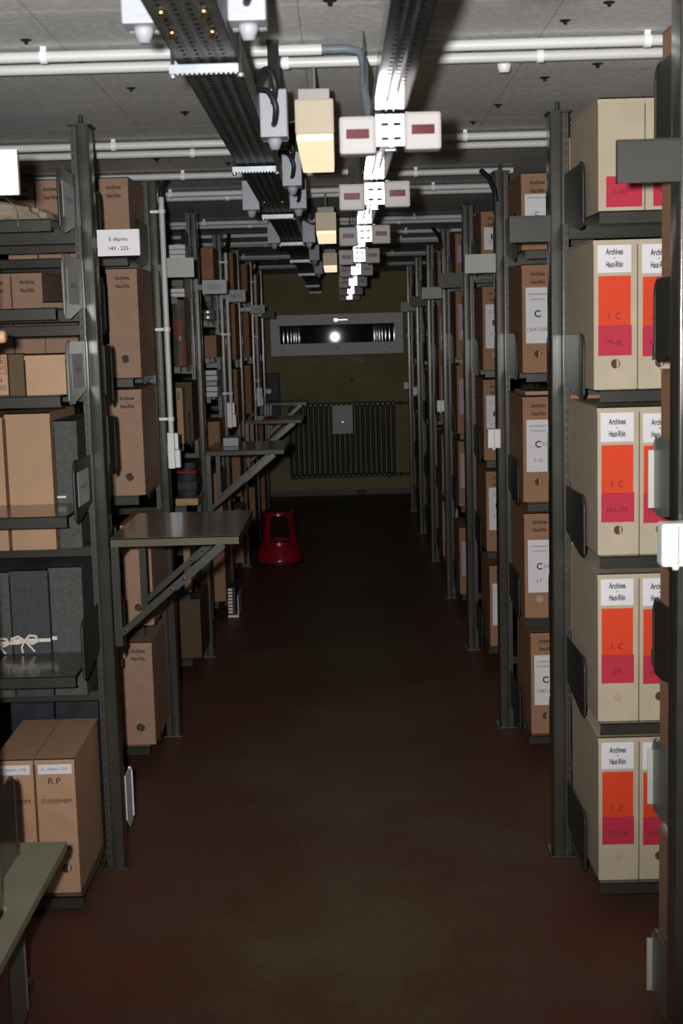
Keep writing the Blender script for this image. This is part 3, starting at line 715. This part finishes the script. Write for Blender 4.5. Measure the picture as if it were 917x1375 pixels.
for o in list(C.objects):   # handwritten "sup" after the two big C letters
    if o.get('label') in ('kraft box with a white label reading C sup 7-10', 'kraft box with a white label reading C sup 17'):
        lb = [c for c in o.children if c.name.startswith('spine_label')][0]; p = parent_world(o)
        zc = (.105+.53*.18) if '7-10' in o['label'] else (.09+.5*.186)
        lettering(lb, 'SUP', p.x+.026, Y1-.001, p.z+zc, .024, .011, M['ink_soft'])
# flat folder under the second shelf of the third right rack
o = MB().box(.64, .78, 4.60, 4.88, 1.289, 1.302, .002).build('paper_folder', M['tan']); tag(o, 'flat tan folder lying on top of the C sup 7-10 box', 'folder')

g = 'kraft boxes with white E labels on the fourth right rack'; Y2 = 5.84
EL = [('Seigneuries de', .86, .05, .006, 'ink_soft', 0), ('Ribeaupierre', .81, .046, .006, 'ink_soft', 0), ('E', .58, .020, .022, 'ink', .02), ('1757', .34, .034, .012, 'ink_soft', 0)]
for i, (z, h, x0) in enumerate(((1.785, .247, .627), (1.346, .365, .629), (.950, .358, .628), (.543, .361, .634), (.110, .370, .645))):
    kraft_box(x0, Y2, z, h, 'kraft box with a white E label on the %s shelf of the fourth right rack' % rn[i], g, lab=('paper', .095 if i else .08, .285 if i else .175), lines=EL if i else EL[2:], hz=.065, hs='pale' if i else None)
g = 'kraft boxes with lilac labels on the fifth right rack'; Y3 = 7.12
for i, (z, h, x0) in enumerate(((1.80, .237, .627), (1.376, .362, .6245), (.978, .368, .625), (.583, .356, .626), (.100, .370, .6245))):
    kraft_box(x0, Y3, z, h, 'kraft box with a lilac label on the %s shelf of the fifth right rack' % rn[i], g, lab=('lilac', .10 if i else .08, .29 if i else .175), lines=[('E', .6, .016, .014, 'ink_soft', 0), ('12', .3, .02, .012, 'ink_soft', 0)], hz=.06, hs='pale' if i else None)
g = 'kraft boxes with pale labels on the sixth right rack'; Y4 = 8.40
for i, (z, h, x0) in enumerate(((1.80, .23, .628), (1.32, .367, .6245), (.99, .33, .626), (.516, .371, .632), (.100, .356, .630))):
    kraft_box(x0, Y4, z, h, 'distant kraft box with a pale greenish label, %s shelf of the sixth right rack' % rn[i], g, lab=('mint', .10 if i else .08, .29 if i else .175), hz=.06, hs=None, header=i in (1, 2))
for k in (5, 6):
    for i, z in enumerate((1.78, 1.32, .89, .48, .10)):
        t = box_shell('archive_box', 'far dim brown box on the %s shelf of the %s' % (rn[i], rack_label('R', k)), 'box', .64, .735, Yk(k)-.42, .36, z, .36 if i else .24, 'kraft', 'dim boxes on the farthest right racks')
        if k == 6 and i in (1, 2, 3): add_label(t, 'spine_label', 'paper', .65, .72, Yk(k)-.42, z+.08, z+.30)

# -- third left rack: kraft boxes with printed heads
g = 'pinkish kraft boxes on the third left rack'
lrows = [(1.795, .264, -.798, 'top'), (1.387, .371, -.782, 'second'), (.982, .369, -.786, 'third'), (.522, .36, -.777, 'fourth'), (.090, .374, -.790, 'bottom')]
for i, (z, h, x0, q) in enumerate(lrows):
    kraft_box(x0, Y1, z, h, 'pinkish kraft box with printed head, aisle end of %s shelf, third left rack' % q, g, mat='kraft_pale', hs='eyelet', hz=.064 if i else .02, wd=.103)
for i, x0 in enumerate((-.905, -1.008, -1.112)):
    kraft_box(x0, Y1+.004*i, 1.795, .264, 'pinkish kraft box, %s from the aisle on the third left rack’s top shelf' % ('second', 'third', 'fourth')[i], g, mat='kraft_pale', hs='eyelet', hz=.03, wd=.099)
kraft_box(-1.105, Y1, 1.387, .366, 'pinkish kraft box seen under the second left rack’s upper shelf, head just below it', g, mat='kraft_pale', hs='eyelet', hz=.064, wd=.103)
kraft_box(-1.212, Y1, 1.387, .366, 'pinkish kraft box at the left photo edge beside the one with its head showing', g, mat='kraft_pale', hs='eyelet', hz=.064, wd=.103)
kraft_box(-1.000, Y1, 1.387, .265, 'shorter pinkish kraft box whose printed head shows below a shelf edge', g, mat='kraft_pale', hs='eyelet', hz=.064, wd=.112)
kraft_box(-.890, Y1+.02, .090, .36, 'pinkish kraft box on the bottom shelf of the third left rack, mostly behind the upright', g, mat='kraft_pale', hs='eyelet', hz=.064, wd=.096)
kraft_box(-.885, Y1+.01, .982, .36, 'pinkish kraft box on the third left rack hidden behind the grey box', g, mat='kraft_pale', hs='eyelet', hz=.064, wd=.096)

# -- second left rack
# tan and grey boxes on the rear shelves
yb = 3.652
t = box_shell('archive_box', 'smooth blank tan box beside a grey box, standing behind the empty shelf', 'box', -.925, -.802, yb, .35, .939, .383, 'tan', 'boxes behind the empty shelves of the second left rack'); t.rotation_euler = (0, 0, .0)
t = box_shell('archive_box', 'smooth blank tan box cut off by the left photo edge, behind the empty shelf', 'box', -1.062, -.934, yb, .35, .939, .375, 'tan', 'boxes behind the empty shelves of the second left rack')
t = box_shell('archive_box', 'dark grey cloth box right of the smooth tan box with a white tape', 'box', -.794, -.732, yb+.012, .34, .939, .360, 'grey_board', 'boxes behind the empty shelves of the second left rack')
MB().box(-.794, -.770, yb+.0085, yb+.012, 1.082, 1.088).build('tape', M['ribbon'], t)
def bow(t, cx, y, z, s=1.):
    a = MB()
    def rib(pts, w=.0042): a.tube(pts, w, 6)
    rib([(cx+s*p[0], y-.006-p[2], z+s*p[1]) for p in ((0, 0, 0), (.012, .012, .004), (.024, .010, .006), (.028, .0, .006), (.016, -.006, .004), (0, 0, 0))])
    rib([(cx+s*p[0], y-.006-p[2], z+s*p[1]) for p in ((0, 0, 0), (-.012, .010, .004), (-.025, .006, .006), (-.024, -.004, .006), (-.012, -.004, .004), (0, 0, 0))])
    rib([(cx+s*p[0], y-.006-p[2], z+s*p[1]) for p in ((0, 0, 0), (.012, -.012, .004), (.020, -.022, .003))], .003)
    rib([(cx+s*p[0], y-.006-p[2], z+s*p[1]) for p in ((0, 0, 0), (-.006, -.012, .004), (-.004, -.024, .003))], .003)
    a.lathe([(0, -.006), (.007, -.004), (.008, 0), (.007, .004), (0, .006)], (cx, y-.008, z), 10)
    return a.build('bow', M['ribbon'], t)
gy = 'cloth boxes tied with tape on the second left rack'
t = box_shell('archive_box', 'blue-grey cloth box tied with a white tape bow, between two grey ones', 'box', -.938, -.833, yb, .34, .519, .366, 'blue_board', gy)
MB().box(-.938, -.833, yb-.0035, yb, .678, .688, .001).build('tape', M['ribbon'], t); bow(t, -.905, yb, .683, 1.4)
t = box_shell('archive_box', 'dark grey cloth box beside the upright, right of the blue-grey tied box', 'box', -.829, -.738, yb+.004, .34, .519, .372, 'grey_board', gy)
MB().box(-.829, -.815, yb+.0006, yb+.004, .682, .692, .001).build('tape', M['ribbon'], t)
t = box_shell('archive_box', 'dark grey cloth box tied with tape at the left photo edge', 'box', -1.045, -.942, yb, .34, .519, .362, 'grey_board', gy)
MB().box(-1.045, -.942, yb-.0035, yb, .672, .682, .001).build('tape', M['ribbon'], t); bow(t, -.985, yb, .677, 1.3)
# R.P. boxes on the bottom shelf
g = 'handwritten kraft boxes on the floor shelf at left'
yr = 3.375
for i, (x0, x1, lab) in enumerate(((-.830, -.727, 'kraft box handwritten R.P. GUEWENHEIM on the floor-level shelf at left'), (-.940, -.836, 'kraft box handwritten HEIM, left of the R.P. GUEWENHEIM box, partly covered'))):
    t = box_shell('archive_box', lab, 'box', x0, x1, yr, .345, .055, .372, 'kraft_warm', g, tilt=.006)
    cx = (x0+x1)/2; b = t.children[0]
    l = add_label(t, 'paper_label', 'paper', cx-.044, cx+.044, yr, .384, .410); lettering(l, ('E. dépôt 125', 'E. dépôt 110')[i], cx, yr-.001, .397, .066, .009, M['ink_soft'])
    lettering(b, ('R.P.', 'R.P.')[i], cx, yr, .365, .038, .017, M['ink_print'])
    lettering(b, ('GUEWENHEIM', 'LEIMHEIM')[i], cx, yr, .310, .080, .012, M['ink_print'])
    lettering(b, ('1-6', '7-9')[i], cx+.018, yr, .180, .030, .012, M['ink_print']); lettering(b, ('1-8', '10')[i], cx+.018, yr, .157, .028, .012, M['ink_print'])
    hole(t, cx+.018, yr, .124, .013, 'dark')
# dark portfolios behind them
for i, x0 in enumerate((-1.02, -.885)):
    t = thing('portfolio', ('dark portfolio standing behind the R.P. boxes, nearer the photo edge', 'dark portfolio with folded flaps behind the R.P. boxes, nearer the upright')[i], 'portfolio', (x0+.07, 3.96, .055), 'dark portfolios behind the handwritten boxes')
    MB().box(x0, x0+.13, 3.89, 4.08, .055, .435, .003).build('body', M['dark_board'], t)
    f = MB(); f.prism([(x0, .435), (x0+.065, .50), (x0+.13, .435)], 'y', 3.892, 3.896); f.add([(x0, 3.89, .4355), (x0+.13, 3.89, .4355), (x0+.065, 4.0, .462)], [(0, 1, 2)]); f.build('flap', M['dark_board'], t)
# worn parchment bundle on the top front shelf
t = thing('parchment_bundle', 'worn parchment bundle with a loose string on the upper left shelf', 'bundle', (-.86, 3.55, 1.818))
n = 16; pb = MB()
gr = []
for layer, z in enumerate((1.8185, 1.838, 1.858, 1.872)):
    row = []
    for q in range(28):
        a = 2*PI*q/28; ex = .125*abs(math.cos(a))**.35*(1 if math.cos(a) > 0 else -1); ey = .13*abs(math.sin(a))**.35*(1 if math.sin(a) > 0 else -1)
        j = 1+.06*random.uniform(-1, 1)-.05*layer*(math.cos(a) > .3)
        X_ = -.86+ex*1.15*j; tp_ = max(0, min(1, (X_+.86)/.14)); row.append((X_, 3.545+ey*j, 1.8185+(z-1.8185)*(1-.62*tp_)+(.003*math.sin(3*a+layer)+.003*random.random() if layer else 0)))
    gr.append(row)
vs = sum(gr, []); fs = [(i*28+q, i*28+(q+1) % 28, (i+1)*28+(q+1) % 28, (i+1)*28+q) for i in range(3) for q in range(28)]+[tuple(range(28))[::-1], tuple(range(84, 112))]
pb.add(vs, fs, False); pb.build('body', M['parch'], t)
cv = MB(); cv.box(-1.0, -.83, 3.42, 3.66, 1.874, 1.879, .001); cv.build('cover', M['parch'], t)
MB().tube([(-.84, 3.41, 1.882), (-.825, 3.405, 1.870), (-.805, 3.400, 1.855), (-.797, 3.395, 1.835), (-.795, 3.382, 1.822), (-.793, 3.377, 1.80)], .0015, 6).build('string', M['parch'], t)
# boxes on the third front shelf
t = box_shell('carton', 'blank tan carton lying on the third shelf beside a labelled upright plate', 'box', -.806, -.703, 3.42, .22, 1.377, .106, 'tan', None)
t = thing('register', 'old register box with red-framed handwriting at the left photo edge', 'book', (-.87, 3.52, 1.377))
MB().box(-.905, -.852, 3.425, 3.63, 1.377, 1.485, .003).build('body', M['brown_dark'], t)
l = MB().box(-.903, -.8535, 3.4235, 3.4252, 1.380, 1.482).build('spine_label', M['tan'], t)
lettering(l, 'AUS\nMAT', -.872, 3.4234, 1.457, .026, .028, M['ink_print']); lettering(l, '54\n1 OUS', -.872, 3.4234, 1.408, .028, .032, M['ink_print'])
f = MB()
for q in ((-.897, -.856, 1.475, 1.477), (-.897, -.856, 1.434, 1.436), (-.858, -.856, 1.434, 1.477)): f.box(q[0], q[1], 3.4226, 3.4236, q[2], q[3])
f.build('red_frame', M['red_line'], l)
MB().box(-.851, -.812, 3.43, 3.62, 1.377, 1.483, .002).build('back_board', M['brown_dark'], t)
# roll tip poking out of the nearest left rack
t = thing('wooden_roller', 'tan wooden roller end poking into view at the left photo edge', 'roller', (-.80, 2.78, 1.505))
MB().tube([(-.95, 2.78, 1.523), (-.735, 2.78, 1.523)], .010, 12).build('rod', M['wood'], t)
MB().tube([(-.735, 2.78, 1.523), (-.728, 2.78, 1.523), (-.715, 2.78, 1.523), (-.695, 2.78, 1.523), (-.692, 2.78, 1.523)], .018, 14, radii=[.010, .018, .014, .013, .010]).build('knob', M['wood'], t)

# -- fourth left rack: registers, bundles, files
Y = 5.86
for i in range(3):
    o = MB().box(-.735, -.657, Y, Y+.25, 1.862+i*.0215, 1.862+i*.0215+.0195, .003).build('paper_bundle', M['paper']); tag(o, '%s white paper bundle of the pile on the fourth left rack’s top shelf' % ('lowest', 'middle', 'uppermost')[i], 'paper bundle', 'white paper bundles on the fourth left rack')
for i in range(2):
    o = MB().box(-.735, -.668, Y, Y+.25, 1.70+i*.019, 1.70+i*.019+.017, .003).build('paper_bundle', M['paper']); tag(o, '%s white paper bundle of the small pile above the marbled register' % ('lower', 'upper')[i], 'paper bundle', 'white paper bundles on the fourth left rack')
def register(label, x0, x1, yf, z, h, mat, dep=.22, group=None):
    t = thing('register', label, 'book', ((x0+x1)/2, yf+dep/2, z), group)
    n = 8; prof = [(x0+(x1-x0)*q/n, yf-.010*math.sin(PI*q/n)) for q in range(n+1)]+[(x1, yf+dep), (x0, yf+dep)]
    MB().prism(prof, 'z', z, z+h).build('cover', M[mat], t)
    return t
r_ = register('tall register with red and green marbled spine on the fourth left rack', -.727, -.672, Y+.01, 1.40, .288, 'marbled')
MB().box(-.7, -.69, Y-.003, Y+.002, 1.51, 1.53).build('spine_tag', M['tan'], r_)
box_shell('archive_box', 'dark brown box behind the narrow tan file on the fourth left rack', 'box', -.79, -.665, Y+.10, .26, 1.06, .27, 'brown_dark', None)
t = box_shell('file_box', 'narrow tan file standing on the fourth left rack beside the switch', 'file', -.722, -.695, Y-.01, .10, 1.06, .25, 'tan', None, lid=False)
MB().box(-.718, -.705, Y-.0115, Y-.01, 1.25, 1.285).build('spine_tag', M['green_dark'], t)
for i, (c, nm) in enumerate((('dark_board', 'lowest'), ('blue_board', 'second'), ('dark_board', 'third'), ('redbook', 'fourth, thin red'), ('dark_board', 'uppermost'))):
    z = .815+[0, .036, .075, .112, .122][i]; th = [.034, .037, .035, .008, .036][i]
    o = register('dark book lying in the pile above the wooden board, %s' % nm, -.735, -.655+.004*(i % 2), Y+.01, z, th, c, .24, 'pile of books on the fourth left rack')
o = MB().box(-.745, -.645, Y-.015, Y+.25, .785, .815, .002).build('wooden_board', M['wood']); tag(o, 'pale wooden board carrying the pile of dark books', 'board'); 
o = box_shell('file_box', 'narrow tan file low on the fourth left rack, seen under the front table', 'file', -.722, -.692, Y, .24, .39, .23, 'tan', None, lid=False)
o = box_shell('archive_box', 'dark brown box on the floor-level shelf of the fourth left rack', 'box', -.78, -.655, Y-.015, .36, .090, .275, 'brown_dark', None)
# -- fifth left rack
Y = 7.14; g = 'tan boxes on the fifth left rack'
for z, h, q in ((1.83, .17, 'highest'), (1.42, .12, 'middle'), (.91, .17, 'fourth'), (.52, .28, 'fifth'), (.09, .34, 'lowest')):
    box_shell('archive_box', 'plain tan box on the %s shelf of the fifth left rack' % q, 'box', -.752, -.655, Y, .34, z, h, 'kraft', g)
for i in range(2):
    o = MB().lathe([(0, 0), (.046, 0), (.046, .026), (.044, .028), (0, .028)], (-.70, Y+.06, 1.615+i*.029), 24).build('film_can', M['zinc']); tag(o, '%s of two round metal film cans on the fifth left rack' % ('lower', 'upper')[i], 'can', 'metal film cans on the fifth left rack')
for i in range(5):
    o = MB().box(-.735, -.66+.003*(i % 2), Y, Y+.24, 1.21+i*.029, 1.21+i*.029+.025, .003).build('paper_bundle', M['paper' if i != 2 else 'paper_grey']); tag(o, '%s bundle of the white paper pile on the fifth left rack' % ('lowest', 'second', 'middle', 'fourth', 'uppermost')[i], 'paper bundle', 'paper pile on the fifth left rack')
t = thing('binder', 'white binder with black comb edge on the fifth left rack near the floor', 'binder', (-.63, Y+.02, .0))
t.location = (-.64, Y+.10, 0)
MB().box(-.648, -.590, Y, Y+.20, 0, .012, .002).build('tray_base', M['pvc_white'], t)
MB().box(-.594, -.590, Y, Y+.20, .012, .12).build('tray_side', M['pvc_white'], t)
MB().box(-.640, -.604, Y+.01, Y+.19, .012, .165, .003).build('black_box', M['black'], t)
cm = MB()
for i in range(8): cm.box(-.646, -.622, Y+.006, Y+.010, .022+i*.018, .034+i*.018, .001)
cm.build('index_tab', M['pvc_white'], t)
# -- farther left racks
for k in (4, 5, 6):
    for i, z in enumerate(DEF_L):
        box_shell('archive_box', 'far dim tan box on the %s shelf of the %s' % (rn[i], rack_label('L', k)), 'box', -.745, -.648, Yk(k)-.42, .36, z, .35 if i else .26, 'kraft', 'dim boxes on the farthest left racks')

# ------------------------------------------------------------------ fold-out tables
def folding_table(k, x0, x1, z, yn, yf_, label, mat='table', brace=True):
    Y = Yk(k); X = LX[k]
    t = thing('folding_table', label, 'table', (x0, (yn+yf_)/2, z-.3), 'fold-out metal tables on the left racks')
    tp = MB(); tp.box(x0, x1, yn, yf_, z-.004, z); 
    for q in ((x0, x1, yn, yn+.003), (x0, x1, yf_-.003, yf_), (x1-.003, x1, yn, yf_), (x0, x0+.003, yn, yf_)): tp.box(q[0], q[1], q[2], q[3], z-.024, z-.001)
    tp.build('tabletop', M[mat], t)
    for j, yb_ in enumerate((yn+.018, yf_-.03)):
        zl = z-.275; b = MB()
        d = Vector((x1-.05-(x0+.02), 0, z-.026-zl)); n_ = Vector((-d.z, 0, d.x)).normalized()*.010
        p0, p1 = Vector((x0+.02, yb_, zl)), Vector((x1-.05, yb_, z-.026))
        for yy in (yb_-.006, yb_+.010):
            q = [p0-n_, p1-n_, p1+n_, p0+n_]; b.prism([(v.x, v.z) for v in q], 'y', yy, yy+.002)
        pm_ = p0.lerp(p1, .52)
        q = [pm_-n_*1.2, p0.lerp(p1, 1)-n_*1.2, p1-n_*.2, pm_-n_*.2]; b.prism([(v.x, v.z) for v in q], 'y', yb_-.008, yb_-.006)
        b.prism([(v.x, v.z) for v in (p0-n_, p1-n_, p1-n_*.8, p0-n_*.8)], 'y', yb_-.006, yb_+.012)
        o = b.build('brace', M['steel'], t)
        rv = MB()
        for u in (.04, .5, .62): c = p0.lerp(p1, u); rv.disc(c.x, yb_-.008, c.z, .0035, .0015, 10)
        rv.build('rivet', M['galv'], o)
    for yb_ in (yn+.014, yf_-.032):
        MB().box(x0, x0+.022, yb_, yb_+.018, z-.31, z-.024).build('wall_bracket', M['steel'], t)
    MB().box(x0, x0+.012, yn+.03, yf_-.03, z-.06, z-.03).build('hinge_rail', M['steel'], t)
    return t
folding_table(0, -.655, -.291, .965, 3.655, 4.20, 'nearest full grey metal table folded out from the second left rack')
folding_table(2, -.640, -.269, .997, 6.19, 6.72, 'second grey metal table folded out from the fourth left rack')
folding_table(4, -.636, -.261, .980, 8.78, 9.30, 'third grey metal table with a bright edge folded out from the sixth left rack')
folding_table(6, -.634, -.287, .976, 11.3, 11.82, 'farthest grey metal table folded out before the radiator')
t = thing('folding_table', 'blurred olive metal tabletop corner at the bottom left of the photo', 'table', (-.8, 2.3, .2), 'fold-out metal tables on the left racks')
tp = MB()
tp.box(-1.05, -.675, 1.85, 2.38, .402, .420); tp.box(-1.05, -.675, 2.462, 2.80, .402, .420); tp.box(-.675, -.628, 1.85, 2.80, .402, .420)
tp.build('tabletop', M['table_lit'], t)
for yy in (1.90, 2.30):
    MB().prism([(-1.0, .18), (-.68, .390), (-.66, .402), (-.70, .402), (-1.0, .21)], 'y', yy, yy+.015).build('brace', M['steel'], t)
    MB().box(-1.03, -1.0, yy-.005, yy+.02, 0, .402).build('leg', M['steel'], t)
o = MB().box(-.52, -.43, 8.85, 9.05, .981, .986, .001).build('paper_folder', M['redbook']); tag(o, 'thin reddish folder lying on the third fold-out table', 'folder')
o = MB().box(-.575, -.50, 6.42, 6.60, .998, 1.038, .003).build('paper_bundle', M['paper_grey']); tag(o, 'pale paper bundle standing on the second fold-out table', 'paper bundle')

# ------------------------------------------------------------------ kick stool
cx, cy = -.445, 8.95
t = thing('step_stool', 'round red kick stool with an arched opening on the floor by the left racks', 'stool', (cx, cy, 0))
lo = MB().lathe([(.158, .012), (.166, .012), (.166, .03), (.158, .045), (.140, .115), (.133, .125), (.122, .128), (.118, .122), (.130, .112), (.150, .04), (.158, .012)], (cx, cy, 0), 40)
lo.build('base_skirt', M['stool'], t)
MB().lathe([(.150, 0), (.170, 0), (.172, .014), (.150, .014), (.150, 0)], (cx, cy, 0), 40).build('rubber_ring', M['black'], t)
nr = 14; zs = [.115+(.345-.115)*i/nr for i in range(nr+1)]
def rad(z): return .128-(z-.115)/.23*.022
def open_(a, row):
    z = (zs[row]+zs[row+1])/2; d = (a+PI/2-.12+PI) % (2*PI)-PI
    lim = .66 if z < .30 else .66-(z-.30)*6
    front = abs(d) < lim and .15 < z < .325
    d2 = (a-PI/2+PI) % (2*PI)-PI
    return front or (abs(d2) < lim and .15 < z < .325)
up = MB().lathe([(rad(z), z) for z in zs], (cx, cy, 0), 48, open_)
up.lathe([(rad(z)-.006, z) for z in zs], (cx, cy, 0), 48, open_)
up.build('upper_body', M['stool'], t)
MB().lathe([(0, .352), (.098, .352), (.108, .347), (.110, .340), (.104, .338), (0, .338)], (cx, cy, 0), 40).build('top_rim', M['stool'], t)
tm = MB(); tm.lathe([(0, .356), (.090, .356), (.092, .352), (0, .352)], (cx, cy, 0), 32)
tm.build('tread_mat', M['black'], t)
MB().lathe([(.001, .122), (.122, .122), (.122, .128), (.001, .128)], (cx, cy, 0), 40).build('inner_step', M['steel_dark'], t)

# ------------------------------------------------------------------ far wall things
t = thing('radiator', 'dark grey column radiator with many ribs on the yellow far wall', 'radiator', (0, 12.66, .16))
nc = 21
for i in range(nc):
    x = -.485+i*(.985/(nc-1)); c = MB()
    for yy in (12.635, 12.685): c.tube([(x, yy, .215), (x, yy, .865)], .0145, 8)
    for z in (.20, .88):
        c.tube([(x, 12.61, z), (x, 12.62, z), (x, 12.70, z), (x, 12.71, z)], .022, 10, radii=[.012, .021, .021, .012])
    c.build('column', M['radiator'], t)
hp = MB()
for z in (.20, .88): hp.tube([(-.50, 12.66, z), (.515, 12.66, z)], .016, 10)
hp.build('header_pipe', M['radiator'], t)
vp = MB()
for z in (.20, .88): vp.tube([(.51, 12.66, z), (.70, 12.66, z)], .010, 8); vp.tube([(.55, 12.66, z), (.58, 12.66, z)], .02, 10)
vp.build('valve', M['galv'], t)
ft = MB()
for x in (-.45, .45): ft.box(x-.02, x+.02, 12.64, 12.737, .165, .185)
ft.build('wall_bracket', M['steel_dark'], t)
t = thing('paper_sheet', 'white sheet folded once, fixed to the front of the radiator', 'paper', (.015, 12.60, .605))
sp_ = MB(); sp_.add([(-.082, 12.600, .872), (.110, 12.600, .872), (.110, 12.590, .712), (-.082, 12.590, .712), (.110, 12.603, .605), (-.082, 12.603, .605)], [(0, 1, 2, 3), (3, 2, 4, 5)])
sp_.add([(-.082, 12.602, .872), (.110, 12.602, .872), (.110, 12.592, .712), (-.082, 12.592, .712), (.110, 12.605, .605), (-.082, 12.605, .605)], [(3, 2, 1, 0), (5, 4, 2, 3)])
sp_.build('sheet', M['paper'], t)
MB().box(.005, .025, 12.585, 12.592, .712, .722, .001).build('clip', M['zinc'], t)
bm = bmesh.new(); bmesh.ops.create_icosphere(bm, subdivisions=2, radius=.026)
fm = MB(); fm.add([(.117+v.co.x*random.uniform(.6, 1.2), WALL_Y-.025+v.co.y, 1.11+v.co.z*random.uniform(.7, 1.2)) for v in bm.verts], [[v.index for v in f.verts] for f in bm.faces]); bm.free()
tag(fm.build('foil_scrap', M['zinc']), 'small shiny crumpled scrap on the yellow wall above the radiator', 'scrap')
t = thing('wall_cabinet', 'black cabinet on the far wall left of the radiator', 'cabinet', (-.64, 12.70, .79))
MB().box(-.72, -.575, 12.62, WALL_Y, .79, 1.195, .004).build('body', M['black'], t)
MB().box(-.715, -.580, 12.614, 12.62, .80, 1.185, .002).build('door', M['black'], t)
o = MB().box(.14, .22, 12.70, 12.738, 0, .05, .006).build('floor_block', M['black']); tag(o, 'small dark block on the floor at the foot of the far wall', 'block')

# ------------------------------------------------------------------ light, camera, world
fl = bpy.data.lights.new('camera_flash', 'SPOT'); fl.energy = FLASH = 415; fl.spot_size = math.radians(86); fl.spot_blend = .9
fl.shadow_soft_size = .022; fl.color = (1, .985, .985)
fo = bpy.data.objects.new('camera_flash', fl); C.objects.link(fo); fo.location = (-.075, .02, H+.04)
fo.rotation_euler = Vector((.10, 5, .55)).to_track_quat('-Z', 'Y').to_euler()
wd = bpy.data.worlds.new('World'); bpy.context.scene.world = wd; wd.use_nodes = True
wd.node_tree.nodes['Background'].inputs['Color'].default_value = (.010, .010, .009, 1); wd.node_tree.nodes['Background'].inputs['Strength'].default_value = .4

f_px, CX, CY = 1780., 458.5, 687.5
vp = (455., 455.); roll = .027
yv = Vector(((vp[0]-CX)/f_px, -(vp[1]-CY)/f_px, -1)).normalized()
gv = Vector((-roll, 1, 0)); zv = (gv-yv*gv.dot(yv)).normalized(); xv = yv.cross(zv)
Rm = Matrix((xv, yv, zv))                 # rows: world axes in camera frame -> camera-to-world
cam = bpy.data.cameras.new('camera'); co = bpy.data.objects.new('camera', cam); C.objects.link(co)
co.matrix_world = Matrix.Translation((0, 0, H)) @ Rm.to_4x4()
cam.sensor_fit = 'VERTICAL'; cam.sensor_height = 36; cam.sensor_width = 24; cam.lens = f_px/1375*36
cam.clip_start = .05; cam.clip_end = 60
cam.dof.use_dof = True; cam.dof.focus_distance = 4.6; cam.dof.aperture_fstop = 8
sc = bpy.context.scene; sc.camera = co
vs_ = sc.view_settings; vs_.view_transform = 'Standard'; vs_.look = 'None'; vs_.gamma = 1; vs_.use_curve_mapping = False; vs_.exposure = 0
